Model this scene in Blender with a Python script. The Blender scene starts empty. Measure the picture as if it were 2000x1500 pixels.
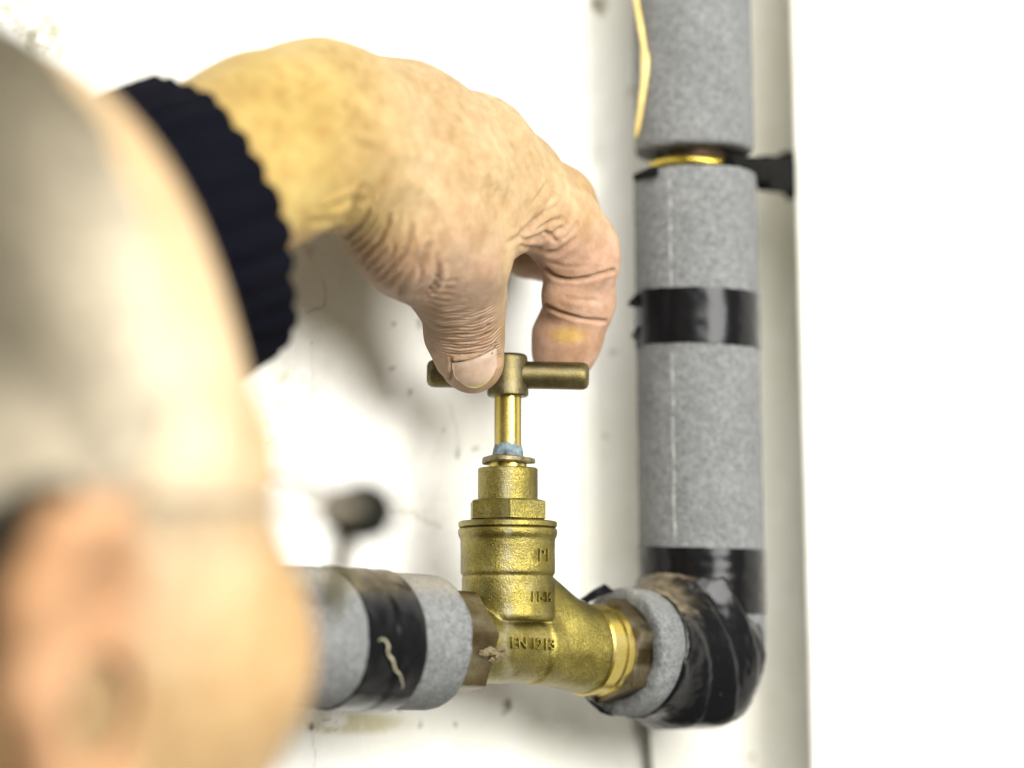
import bpy, bmesh, math, random, time
import numpy as np
from mathutils import Vector, Matrix

T0 = time.time()
random.seed(7); RNG = np.random.default_rng(7)
SC = bpy.context.scene
COL = SC.collection
MM = 0.001

# ------------------------------------------------------------------ camera, light, exposure
D = 750.0                    # mm from lens to the stopcock
WID = 320.0                  # mm across the frame at the stopcock
K = WID / 2000.0 / D
PITCH = math.radians(6.5)
CP, SP = math.cos(PITCH), math.sin(PITCH)
RIGHT, FWD, UP = np.array([1, 0, 0.]), np.array([0, CP, SP]), np.array([0, -SP, CP])
CAM = -D * FWD
BASIS = np.stack([RIGHT, FWD, UP])            # rows: camera frame axes in the world

cd = bpy.data.cameras.new('camera'); cam = bpy.data.objects.new('camera', cd); COL.objects.link(cam)
cd.sensor_width = 36; cd.lens = 36 * D / WID
cd.clip_start = 0.01; cd.clip_end = 50
cam.matrix_world = Matrix(((1, 0, 0, CAM[0] * MM), (0, -SP, -CP, CAM[1] * MM), (0, CP, -SP, CAM[2] * MM), (0, 0, 0, 1)))
cd.dof.use_dof = True; cd.dof.focus_distance = (D - 16) * MM
APERTURE = 23.0
cd.dof.aperture_fstop = cd.lens / APERTURE
SC.camera = cam

world = bpy.data.worlds.new('World'); SC.world = world; world.use_nodes = True
bg = world.node_tree.nodes['Background']
bg.inputs['Color'].default_value = (1.0, 0.95, 0.79, 1); bg.inputs['Strength'].default_value = 0.32

def area(name, loc, target, size, power, color):
    l = bpy.data.lights.new(name, 'AREA'); l.shape = 'DISK'; l.size = size * MM; l.energy = power; l.color = color
    o = bpy.data.objects.new(name, l); COL.objects.link(o)
    o.location = Vector(loc) * MM
    o.rotation_euler = (Vector(target) - Vector(loc)).to_track_quat('-Z', 'Y').to_euler()
    return o
area('key_lamp', (450, -620, 130), (20, 0, -10), 430, 10.0, (1, 0.985, 0.95))
area('fill_lamp', (150, -900, 480), (-20, 0, 0), 700, 13.6, (1, 0.98, 0.93))
SC.view_settings.view_transform = 'Standard'; SC.view_settings.look = 'None'
SC.view_settings.exposure = 0.0; SC.view_settings.gamma = 1.0
try:
    SC.cycles.use_denoising = True
except Exception:
    pass

# ------------------------------------------------------------------ geometry helpers
def V(*a): return np.array(a, float)
def nrm(v): v = np.asarray(v, float); return v / np.linalg.norm(v)
def H(px, py, d):                              # a point in the camera-aligned frame, mm
    s = 0.16 * (1 + d / D)
    return V((px - 1000) * s, d, (750 - py) * s)
def to_world(q): return np.asarray(q, float) @ BASIS
def ray(px, py): return nrm(FWD + (px - 1000) * K * RIGHT + (750 - py) * K * UP)
def on_plane(px, py, p0, n):
    r = ray(px, py); t = np.dot(np.asarray(p0) - CAM, n) / np.dot(r, n)
    return CAM + r * t
def z_at(py, X, Y):                            # height on the vertical line (X, Y) seen at image row py
    t = (750 - py) * K
    dy = Y - CAM[1]
    # (up)/(fwd) = t : (-SP*dy + CP*dz) = t*(CP*dy + SP*dz)
    dz = dy * (t * CP + SP) / (CP - t * SP)
    return CAM[2] + dz
def project(P):                                # world mm -> photograph pixels, depth
    q = (np.asarray(P) - CAM) @ BASIS.T
    return 1000 + q[:, 0] / q[:, 1] / K, 750 - q[:, 2] / q[:, 1] / K, q[:, 1] - D

def smooth(a, b, x):
    t = np.clip((x - a) / (b - a), 0, 1); return t * t * (3 - 2 * t)

def vnoise(P, scale, seed=0):                  # smooth value noise in -1..1
    p = np.asarray(P, float) / scale + seed * 17.31 + 1000
    i = np.floor(p).astype(np.int64); f = p - i; f = f * f * (3 - 2 * f)
    def h(x, y, z):
        n = (x * 374761393 + y * 668265263 + z * 2147483647 + seed * 974711) & 0x7fffffff
        n = ((n ^ (n >> 13)) * 1274126177) & 0x7fffffff
        n = (n ^ (n >> 16)) & 0xffff
        return n / 32767.5 - 1
    x, y, z = i[:, 0], i[:, 1], i[:, 2]
    fx, fy, fz = f[:, 0], f[:, 1], f[:, 2]
    c = lambda a, b, t: a + (b - a) * t
    return c(c(c(h(x, y, z), h(x + 1, y, z), fx), c(h(x, y + 1, z), h(x + 1, y + 1, z), fx), fy),
             c(c(h(x, y, z + 1), h(x + 1, y, z + 1), fx), c(h(x, y + 1, z + 1), h(x + 1, y + 1, z + 1), fx), fy), fz)
def fbm(P, scale, seed=0, n=3):
    s = 0; a = 1.0
    for k in range(n):
        s = s + a * vnoise(P, scale / 2 ** k, seed + k); a *= 0.5
    return s / 1.75

def new_mesh(name, verts, faces, sharp=None, smooth_=True):
    me = bpy.data.meshes.new(name)
    v = np.asarray(verts, float) * MM
    if isinstance(faces, np.ndarray) and faces.ndim == 2:
        n = faces.shape[1]
        me.vertices.add(len(v)); me.vertices.foreach_set('co', v.astype(np.float32).ravel())
        me.loops.add(faces.size); me.loops.foreach_set('vertex_index', faces.astype(np.int32).ravel())
        me.polygons.add(len(faces))
        me.polygons.foreach_set('loop_start', np.arange(0, faces.size, n, dtype=np.int32))
        me.update(calc_edges=True); me.validate()
    else:
        me.from_pydata([tuple(x) for x in v], [], [tuple(int(i) for i in f) for f in faces]); me.update()
    if smooth_:
        me.polygons.foreach_set('use_smooth', np.ones(len(me.polygons), bool))
    if sharp: me.set_sharp_from_angle(angle=math.radians(sharp))
    return me

def tag(o, label=None, cat=None, group=None, kind=None):
    if label: o['label'] = label
    if cat: o['category'] = cat
    if group: o['group'] = group
    if kind: o['kind'] = kind
    return o
def thing(name, loc, label, cat, group=None):
    o = bpy.data.objects.new(name, None); COL.objects.link(o)
    o.location = Vector([float(x) * MM for x in loc]); o.empty_display_size = 0.01
    return tag(o, label, cat, group)
def origin_of(o):
    p = Vector((0, 0, 0))
    while o is not None: p += o.location; o = o.parent
    return p
def link(name, me, mat, parent=None, base=None):
    """One mesh object; vertices are given in world mm, the object's origin goes to base (or its parent's origin)."""
    o = bpy.data.objects.new(name, me); COL.objects.link(o)
    if mat: me.materials.append(mat)
    if parent is not None:
        po = origin_of(parent); o.parent = parent
        b = po if base is None else Vector([float(x) * MM for x in base])
        o.location = b - po
    else:
        b = Vector([float(x) * MM for x in (base if base is not None else (0, 0, 0))]); o.location = b
    if b.length > 0:
        me.transform(Matrix.Translation(-b))
    return o
def set_color(me, name, rgb):
    a = me.attributes.new(name, 'FLOAT_COLOR', 'POINT')
    c = np.ones((len(me.vertices), 4), np.float32); c[:, :3] = rgb
    a.data.foreach_set('color', c.ravel())
def set_float(me, name, x):
    a = me.attributes.new(name, 'FLOAT', 'POINT'); a.data.foreach_set('value', np.asarray(x, np.float32))

def frame(axis, hint=(0, 0, 1)):
    a = nrm(axis); h = np.asarray(hint, float)
    if abs(np.dot(nrm(h), a)) > .95: h = V(0, -1, 0)
    u = h - a * np.dot(h, a); u = nrm(u)
    return np.cross(u, a), u, a                 # side, up, axis
def lathe(profile, c, axis, seg=64, hint=(0, 0, 1), rfun=None, closed=False):
    """profile: (radius, position along the axis); rfun(r, phi, t) may reshape it."""
    s, u, a = frame(axis, hint); c = np.asarray(c, float)
    ph = np.arange(seg) * 2 * math.pi / seg
    vs = []
    for r, t in profile:
        rr = np.full(seg, float(r)); tt = np.full(seg, float(t))
        if rfun is not None: rr, tt = rfun(rr, ph, tt)
        vs.append(c + a * tt[:, None] + (s * np.sin(ph)[:, None] + u * np.cos(ph)[:, None]) * rr[:, None])
    n = len(profile); vs = np.concatenate(vs)
    f = []
    rng = n if closed else n - 1
    for i in range(rng):
        j = (i + 1) % n
        k = np.arange(seg); k2 = (k + 1) % seg
        f.append(np.stack([i * seg + k, i * seg + k2, j * seg + k2, j * seg + k], 1))
    return vs, np.concatenate(f)
def merge(parts):
    vs, fs, o = [], [], 0
    for v, f in parts:
        vs.append(v); fs.append(np.asarray(f) + o); o += len(v)
    return np.concatenate(vs), np.concatenate(fs)
def tube(pts, radii, seg=10, caps=True, sub=0):
    P = np.asarray(pts, float); R = np.asarray(radii if np.ndim(radii) else [radii] * len(P), float)
    if sub:
        t = np.linspace(0, len(P) - 1, (len(P) - 1) * sub + 1); i = np.clip(t.astype(int), 0, len(P) - 2); f = (t - i)[:, None]
        g = lambda k: P[np.clip(k, 0, len(P) - 1)]
        p0, p1, p2, p3 = g(i - 1), g(i), g(i + 1), g(i + 2)
        P2 = 0.5 * (2 * p1 + (p2 - p0) * f + (2 * p0 - 5 * p1 + 4 * p2 - p3) * f ** 2 + (3 * p1 - p0 - 3 * p2 + p3) * f ** 3)
        R = np.interp(t, np.arange(len(P)), R); P = P2
    n = len(P); vs = []
    tg = np.gradient(P, axis=0); u = None
    ph = np.arange(seg) * 2 * math.pi / seg
    for k in range(n):
        a = nrm(tg[k])
        h = u if u is not None else (V(0, 0, 1) if abs(a[2]) < .9 else V(1, 0, 0))
        u = nrm(h - a * np.dot(h, a)); s = np.cross(u, a)
        vs.append(P[k] + (s * np.sin(ph)[:, None] + u * np.cos(ph)[:, None]) * R[k])
    f = []
    for i in range(n - 1):
        k = np.arange(seg); k2 = (k + 1) % seg
        f.append(np.stack([i * seg + k, i * seg + k2, (i + 1) * seg + k2, (i + 1) * seg + k], 1))
    vs = list(vs)
    v = np.concatenate(vs); f = list(np.concatenate(f))
    if caps:
        c0 = len(v); v = np.concatenate([v, P[:1], P[-1:]])
        for k in range(seg):
            f.append(np.array([c0, (k + 1) % seg, k, k])); f.append(np.array([c0 + 1, (n - 1) * seg + k, (n - 1) * seg + (k + 1) % seg, (n - 1) * seg + (k + 1) % seg]))
    return v, [tuple(dict.fromkeys(int(i) for i in q)) for q in f]

# ------------------------------------------------------------------ implicit surfaces (sculpting)
INF = 1e3
def cap(a, b, ra, rb):
    a = np.asarray(a, float); b = np.asarray(b, float); ba = b - a; l2 = max(np.dot(ba, ba), 1e-9)
    def f(P):
        pa = P - a; h = np.clip(pa @ ba / l2, 0, 1)
        q = pa - h[:, None] * ba
        return np.sqrt((q * q).sum(1)) - (ra + (rb - ra) * h)
    f.c = (a + b) / 2; f.r = math.sqrt(l2) / 2 + max(ra, rb); return f
def ell(c, r, R=None):
    c = np.asarray(c, float); r = np.asarray(r, float)
    def f(P):
        q = P - c
        if R is not None: q = q @ R
        k0 = np.sqrt(((q / r) ** 2).sum(1)); k1 = np.sqrt(((q / r ** 2) ** 2).sum(1)) + 1e-9
        return k0 * (k0 - 1) / k1
    f.c = c; f.r = float(max(r)); return f
def smin(a, b, k):
    h = np.maximum(k - np.abs(a - b), 0) / k
    return np.minimum(a, b) - h * h * k * 0.25
def smax(a, b, k): return -smin(-a, -b, k)
def blend(prims, P, k, lo=None, hi=None):
    d = np.full(len(P), 60.0)
    for p in prims:
        kk = k
        if isinstance(p, tuple): p, kk = p
        if lo is not None:
            q = np.maximum(np.maximum(lo - p.c, p.c - hi), 0)
            if np.sqrt((q * q).sum()) > p.r + 30: continue
        d = smin(d, p(P), kk)
    return d
def surface(f, xs, ys, zs, B=8, margin=2.0):
    """Sparse surface nets over a (possibly uneven) grid; returns vertices and quads."""
    ax = []
    for a in (xs, ys, zs):
        n = int(math.ceil((len(a) - 1) / B)) * B + 1
        st = a[-1] - a[-2]
        ax.append(np.concatenate([a, a[-1] + st * np.arange(1, n - len(a) + 1)]))
    nb = [(len(a) - 1) // B for a in ax]
    bi = np.stack(np.meshgrid(*[np.arange(n) for n in nb], indexing='ij'), -1).reshape(-1, 3)
    lo = np.stack([ax[d][bi[:, d] * B] for d in range(3)], 1); hi = np.stack([ax[d][bi[:, d] * B + B] for d in range(3)], 1)
    c = (lo + hi) / 2; hd = np.linalg.norm(hi - lo, axis=1) / 2
    dc = np.concatenate([f(c[i:i + 200000], None, None) for i in range(0, len(c), 200000)])
    keep = np.abs(dc) < hd * 1.25 + margin
    bi, lo, hi = bi[keep], lo[keep], hi[keep]
    N = B + 1
    g = np.stack(np.meshgrid(*[np.arange(N)] * 3, indexing='ij'), -1).reshape(-1, 3)
    stride = np.array([len(ax[1]) * len(ax[2]), len(ax[2]), 1], np.int64)
    cube = [(i, j, k) for i in (0, 1) for j in (0, 1) for k in (0, 1)]
    edges = [(a, b) for a in range(8) for b in range(a + 1, 8) if bin(a ^ b).count('1') == 1]
    keys, pts, qe = [], [], []
    CH = 48
    for s in range(0, len(bi), CH):
        b = bi[s:s + CH]; m = len(b)
        idx = b[:, None, :] * B + g[None]
        P = np.stack([ax[d][idx[..., d]] for d in range(3)], -1)
        v = f(P.reshape(-1, 3), lo[s:s + CH].min(0), hi[s:s + CH].max(0)).reshape(m, N, N, N)
        P = P.reshape(m, N, N, N, 3)
        ins = v < 0
        cnt = sum(ins[:, i:i + B, j:j + B, k:k + B].astype(np.int8) for i, j, k in cube)
        act = np.nonzero((cnt > 0) & (cnt < 8))
        if len(act[0]) == 0: continue
        bb, x, y, z = act
        cv = np.stack([v[bb, x + i, y + j, z + k] for i, j, k in cube], 1)
        cpn = np.stack([P[bb, x + i, y + j, z + k] for i, j, k in cube], 1)
        acc = np.zeros((len(bb), 3)); w = np.zeros(len(bb))
        for a_, b_ in edges:
            va, vb = cv[:, a_], cv[:, b_]; sel = (va < 0) != (vb < 0)
            t = np.where(sel, va / np.where(sel, va - vb, 1), 0)[:, None]
            acc += np.where(sel[:, None], cpn[:, a_] + (cpn[:, b_] - cpn[:, a_]) * t, 0); w += sel
        gi = b[bb] * B + np.stack([x, y, z], 1)
        keys.append(gi @ stride); pts.append(acc / w[:, None])
        for d in range(3):
            sh = [slice(0, B)] * 3; sh2 = [slice(0, B)] * 3; sh2[d] = slice(1, N)
            i0 = ins[(slice(None), *sh)]; i1 = ins[(slice(None), *sh2)]
            e = np.nonzero(i0 != i1)
            if len(e[0]):
                ge = b[e[0]] * B + np.stack(e[1:], 1)
                qe.append(np.concatenate([ge, np.full((len(ge), 1), d), i0[e][:, None].astype(int)], 1))
    keys = np.concatenate(keys); pts = np.concatenate(pts); qe = np.concatenate(qe)
    o = np.argsort(keys); keys, pts = keys[o], pts[o]
    F = []
    for d in range(3):
        q = qe[qe[:, 3] == d]; d1, d2 = (d + 1) % 3, (d + 2) % 3
        ids = []; ok = np.ones(len(q), bool)
        for s1, s2 in ((0, 0), (-1, 0), (-1, -1), (0, -1)):
            cc = q[:, :3].copy(); cc[:, d1] += s1; cc[:, d2] += s2
            kk = cc @ stride; p = np.clip(np.searchsorted(keys, kk), 0, len(keys) - 1)
            ok &= keys[p] == kk; ids.append(p)
        fq = np.stack(ids, 1); fl = q[:, 4] == 0
        fq[fl] = fq[fl][:, ::-1]
        F.append(fq[ok])
    return pts, np.concatenate(F)
def vnormals(v, f):
    n = np.zeros_like(v)
    a = np.cross(v[f[:, 2]] - v[f[:, 0]], v[f[:, 3]] - v[f[:, 1]])
    for k in range(4): np.add.at(n, f[:, k], a)
    return n / (np.linalg.norm(n, axis=1, keepdims=True) + 1e-12)

# ------------------------------------------------------------------ materials
def mat(name, color=(.5, .5, .5), rough=.5, metal=0.0, spec=.5, attr=None):
    m = bpy.data.materials.new(name); m.use_nodes = True
    nt = m.node_tree; b = nt.nodes['Principled BSDF']
    b.inputs['Base Color'].default_value = (*color, 1); b.inputs['Roughness'].default_value = rough
    b.inputs['Metallic'].default_value = metal; b.inputs['Specular IOR Level'].default_value = spec
    m['b'] = 1
    return m, nt, b
def N(nt, t, **kw):
    n = nt.nodes.new(t)
    for k, v in kw.items():
        if k in n.inputs: n.inputs[k].default_value = v
        else: setattr(n, k, v)
    return n
def noise(nt, scale, detail=4, rough=.55, coord=None, dist=0):
    n = N(nt, 'ShaderNodeTexNoise', Scale=scale, Detail=detail, Roughness=rough, Distortion=dist)
    nt.links.new((coord or texco(nt)), n.inputs['Vector']); return n.outputs['Fac']
def texco(nt):
    n = nt.nodes.get('tc') or N(nt, 'ShaderNodeTexCoord'); n.name = 'tc'; return n.outputs['Object']
def ramp(nt, fac, stops):
    r = N(nt, 'ShaderNodeValToRGB'); nt.links.new(fac, r.inputs['Fac'])
    cr = r.color_ramp
    while len(cr.elements) < len(stops): cr.elements.new(.5)
    for e, (p, c) in zip(cr.elements, stops):
        e.position = p; e.color = (*c, 1) if len(c) == 3 else c
    return r.outputs['Color']
def g(x): return (x, x, x)
def mix(nt, fac, a, b, blend_='MIX'):
    m = N(nt, 'ShaderNodeMix', data_type='RGBA', blend_type=blend_)
    for sock, v in ((m.inputs[0], fac), (m.inputs[6], a), (m.inputs[7], b)):
        if isinstance(v, (int, float)): sock.default_value = v
        elif isinstance(v, tuple): sock.default_value = (*v, 1)
        else: nt.links.new(v, sock)
    return m.outputs[2]
def math_(nt, op, a, b=0.0, clamp=False):
    m = N(nt, 'ShaderNodeMath', operation=op, use_clamp=clamp)
    for sock, v in ((m.inputs[0], a), (m.inputs[1], b)):
        if isinstance(v, (int, float)): sock.default_value = v
        else: nt.links.new(v, sock)
    return m.outputs[0]
def attr(nt, name):
    n = N(nt, 'ShaderNodeAttribute', attribute_name=name); return n
def bump(nt, b, h, dist, strength=1.0):
    n = N(nt, 'ShaderNodeBump', Strength=strength, Distance=dist)
    nt.links.new(h, n.inputs['Height']); nt.links.new(n.outputs['Normal'], b.inputs['Normal']); return n

# painted wall: base colour x vertex stains
def wall_material(name, stains=True):
    m, nt, b = mat(name, (.80, .79, .75), .55, 0, .35)
    n1 = noise(nt, 14, 5, .6); n2 = noise(nt, 90, 4, .6)
    c = ramp(nt, n1, [(.30, (.70, .685, .60)), (.60, (.83, .825, .795))])
    c = mix(nt, ramp(nt, n2, [(.62, g(0)), (.78, g(.35))]), c, (.60, .57, .47))
    if stains:
        a = attr(nt, 'stain'); c = mix(nt, 1.0, c, a.outputs['Color'], 'MULTIPLY')
    nt.links.new(c, b.inputs['Base Color'])
    h = math_(nt, 'ADD', math_(nt, 'MULTIPLY', noise(nt, 60, 3), 1.0), math_(nt, 'MULTIPLY', noise(nt, 350, 3), .3))
    bump(nt, b, h, .0016, .6)
    return m
M_WALL = wall_material('wall_paint'); M_BOX = wall_material('boxing_paint', False)

def foam_material():
    m, nt, b = mat('grey_foam', (.3, .3, .3), .85, 0, .2)
    a = noise(nt, 1250, 5, .72); a2 = noise(nt, 430, 4, .65); a3 = noise(nt, 60, 3, .5)
    s = math_(nt, 'ADD', math_(nt, 'ADD', math_(nt, 'MULTIPLY', a, .45), math_(nt, 'MULTIPLY', a2, .40)), math_(nt, 'MULTIPLY', a3, .15))
    c = ramp(nt, s, [(.31, (.060, .063, .064)), (.5, (.138, .143, .145)), (.69, (.25, .257, .258))])
    wn = N(nt, 'ShaderNodeTexVoronoi', Scale=480.0, feature='DISTANCE_TO_EDGE'); nt.links.new(texco(nt), wn.inputs['Vector'])
    c = mix(nt, ramp(nt, wn.outputs['Distance'], [(.0, g(.25)), (.07, g(0))]), c, (.36, .37, .365))
    at = attr(nt, 'dust'); c = mix(nt, at.outputs['Fac'], c, (.42, .36, .24))
    nt.links.new(c, b.inputs['Base Color']); bump(nt, b, s, .0012, .8)
    return m
M_FOAM = foam_material()

def tape_material():
    m, nt, b = mat('black_tape', (.004, .004, .005), .18, 0, .19)
    n = noise(nt, 120, 4, .6); n2 = noise(nt, 900, 2, .5); n3 = noise(nt, 30, 4, .6)
    at = attr(nt, 'dust')
    dm = math_(nt, 'MULTIPLY', at.outputs['Fac'], ramp(nt, n, [(.30, g(.15)), (.62, g(1))]))
    c = mix(nt, dm, (.004, .004, .005), (.33, .27, .17))
    sp = ramp(nt, noise(nt, 420, 3, .6), [(.70, g(0)), (.76, g(.5))]); c = mix(nt, sp, c, (.06, .055, .045))
    nt.links.new(c, b.inputs['Base Color'])
    r = math_(nt, 'ADD', math_(nt, 'MULTIPLY', n3, .16), math_(nt, 'MULTIPLY', dm, .5)); r = math_(nt, 'ADD', r, .14)
    nt.links.new(r, b.inputs['Roughness'])
    bump(nt, b, math_(nt, 'ADD', n3, math_(nt, 'MULTIPLY', n2, .08)), .0005, .4)
    return m
M_TAPE = tape_material()

def brass(name, dark, midc, light, rough, grain, grime=.35, spots=True):
    m, nt, b = mat(name, midc, rough, .9)
    n = noise(nt, 1500, 4, .65); n2 = noise(nt, 85, 6, .68); n3 = noise(nt, 3200, 2, .6)
    s = math_(nt, 'ADD', math_(nt, 'MULTIPLY', n2, .6), math_(nt, 'MULTIPLY', n, .4))
    c = ramp(nt, s, [(.34, dark), (.52, midc), (.68, light)])
    a = attr(nt, 'grime'); gm = math_(nt, 'MULTIPLY', a.outputs['Fac'], ramp(nt, noise(nt, 160, 5, .7), [(.30, g(.1)), (.60, g(1))]))
    c = mix(nt, gm, c, (.34, .33, .25))
    nt.links.new(c, b.inputs['Base Color'])
    mt = math_(nt, 'SUBTRACT', .92, math_(nt, 'MULTIPLY', gm, .75), True); nt.links.new(mt, b.inputs['Metallic'])
    r = math_(nt, 'ADD', math_(nt, 'MULTIPLY', n2, .22), rough - .11); r = math_(nt, 'ADD', r, math_(nt, 'MULTIPLY', gm, .3), True)
    nt.links.new(r, b.inputs['Roughness'])
    bump(nt, b, math_(nt, 'ADD', math_(nt, 'MULTIPLY', n, .8), math_(nt, 'MULTIPLY', n3, .5)), grain, 1.0)
    return m
M_CAST = brass('cast_brass', (.085, .068, .016), (.185, .152, .036), (.37, .31, .080), .31, .00024)
M_TURN = brass('turned_brass', (.32, .245, .05), (.39, .30, .062), (.47, .37, .08), .22, .00004)
M_BRONZE = brass('bronze_handle', (.060, .047, .020), (.115, .092, .036), (.22, .18, .065), .40, .00012)
M_NUT = brass('tarnished_nut', (.050, .036, .017), (.098, .072, .032), (.17, .13, .058), .38, .00010)
M_COPPER = brass('old_copper', (.02, .010, .006), (.04, .019, .012), (.08, .04, .022), .5, .0001)
M_RING = brass('ring_brass', (.20, .14, .025), (.42, .32, .05), (.60, .48, .09), .22, .0001)

def simple(name, c, rough, metal=0, spec=.5, ns=200, var=.35, bd=.0003):
    m, nt, b = mat(name, c, rough, metal, spec)
    n = noise(nt, ns, 5, .6)
    nt.links.new(ramp(nt, n, [(.3, tuple(x * (1 - var) for x in c)), (.7, tuple(min(1, x * (1 + var)) for x in c))]), b.inputs['Base Color'])
    bump(nt, b, n, bd, .7); return m
M_CORR = simple('blue_corrosion', (.12, .16, .18), .85, 0, .3, 500, .7, .0008)
M_DARK = simple('dark_washer', (.16, .13, .06), .5, .6, .5, 500, .6, .0004)
M_GUM = simple('dried_gum', (.12, .09, .045), .6, 0, .4, 400, .5, .0006)
M_GLUE = simple('yellow_glue', (.62, .47, .17), .45, 0, .5, 150, .2, .0005)
M_CLIP = simple('black_clip', (.005, .005, .005), .75, 0, .05, 200, .4, .0003)
M_SCREW = simple('grey_screw', (.10, .11, .11), .4, .5, .5, 200, .4, .0003)
M_CABLE = simple('grey_cable', (.20, .20, .17), .6, 0, .3, 200, .3, .0003)
M_SEAM = simple('pale_seam', (.24, .245, .235), .7, 0, .3, 250, .25, .0004)
M_STRING = simple('pale_string', (.27, .25, .18), .8, 0, .3, 500, .3, .0004)
M_FRAME = simple('spectacle_frame', (.010, .010, .007), .8, 0, .04, 100, .3, .0001)
M_TEMPLE = simple('grey_temple', (.19, .16, .115), .35, 0.2, .5, 100, .15, .0001)
M_HAIR = simple('grey_hair', (.20, .17, .11), .8, 0, .2, 160, .35, .002)
nt_ = M_HAIR.node_tree; b_ = nt_.nodes['Principled BSDF']
nt_.links.new(mix(nt_, 1.0, attr(nt_, 'tint').outputs['Color'], ramp(nt_, noise(nt_, 160, 5, .6), [(.3, g(.65)), (.7, g(1.3))]), 'MULTIPLY'), b_.inputs['Base Color'])
M_OLIVE = simple('olive_edge', (.09, .08, .025), .5, 0, .3, 100, .3, .0001)
M_EYE = simple('eye_white', (.8, .78, .74), .25, 0, .5, 100, .05, .00005)
M_KNIT = simple('navy_knit', (.0025, .0027, .0055), .95, 0, .05, 900, .5, .0008)
def skin_material():
    m, nt, b = mat('skin', (.6, .45, .2), .52, 0, .30)
    a = attr(nt, 'tint')
    n1 = noise(nt, 55, 5, .62); n2 = noise(nt, 240, 4, .65)
    c = mix(nt, 1.0, a.outputs['Color'], ramp(nt, n1, [(.30, (.80, .72, .60)), (.66, (1.08, 1.08, 1.10))]), 'MULTIPLY')
    c = mix(nt, 1.0, c, ramp(nt, n2, [(.32, (.84, .77, .68)), (.62, (1.05, 1.05, 1.05))]), 'MULTIPLY')
    vo = N(nt, 'ShaderNodeTexVoronoi', Scale=330.0, Randomness=1.0); nt.links.new(texco(nt), vo.inputs['Vector'])
    fr = attr(nt, 'freckle')
    fm = math_(nt, 'MULTIPLY', fr.outputs['Fac'], ramp(nt, vo.outputs['Distance'], [(.12, g(.85)), (.36, g(0))]))
    fm = math_(nt, 'MULTIPLY', fm, ramp(nt, noise(nt, 120, 2), [(.36, g(0)), (.50, g(1))]))
    c = mix(nt, fm, c, (.42, .22, .06))
    nt.links.new(c, b.inputs['Base Color'])
    b.inputs['Subsurface Weight'].default_value = .22
    b.inputs['Subsurface Radius'].default_value = (1.0, .42, .2); b.inputs['Subsurface Scale'].default_value = .0028
    vo2 = N(nt, 'ShaderNodeTexVoronoi', Scale=2300.0, feature='DISTANCE_TO_EDGE'); nt.links.new(texco(nt), vo2.inputs['Vector'])
    h = math_(nt, 'ADD', math_(nt, 'MULTIPLY', ramp(nt, vo2.outputs['Distance'], [(0, g(0)), (.18, g(1))]), .35), n2)
    w = attr(nt, 'wr')
    wt = math_(nt, 'ADD', math_(nt, 'MULTIPLY', attr(nt, 'wt').outputs['Fac'], 3.3), math_(nt, 'MULTIPLY', noise(nt, 75, 3, .5), 9.0))
    wave = math_(nt, 'MULTIPLY', math_(nt, 'ABSOLUTE', math_(nt, 'SINE', wt)), math_(nt, 'MULTIPLY', w.outputs['Fac'], 2.2))
    bump(nt, b, math_(nt, 'ADD', h, wave), .00034, 1.0)
    return m
M_SKIN = skin_material()
def nail_material():
    m, nt, b = mat('thumb_nail', (.62, .44, .33), .42, 0, .4)
    n = noise(nt, 300, 4, .6)
    a = attr(nt, 'tint')
    nt.links.new(mix(nt, 1.0, a.outputs['Color'], ramp(nt, n, [(.3, g(.85)), (.7, g(1.1))]), 'MULTIPLY'), b.inputs['Base Color'])
    bump(nt, b, n, .0002, .5); return m
M_NAIL = nail_material()
def glass_material():
    m, nt, b = mat('lens_glass', (1, 1, 1), .02, 0, .5)
    b.inputs['Transmission Weight'].default_value = 1.0; b.inputs['IOR'].default_value = 1.03; return m
M_GLASS = glass_material()

# ------------------------------------------------------------------ layout of the pipework (world mm)
TH = math.radians(42)
AX = nrm(V(math.cos(TH), math.sin(TH), -0.030))            # the run of the horizontal pipe
AXH = V(math.cos(TH), math.sin(TH), 0)
NW = V(math.sin(TH), -math.cos(TH), 0)                     # wall normal, into the room
VX = -1.3
Z0 = z_at(1262, VX, 0)
C0 = V(VX, 0, Z0)                                          # where the valve's two axes cross
GAP = 44.0
WP = C0 - NW * GAP                                         # a point on the wall
def vz(py): return z_at(py, VX, 0)
def at(t, off=(0, 0)):                                     # along the pipe
    return C0 + AX * t

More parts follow.
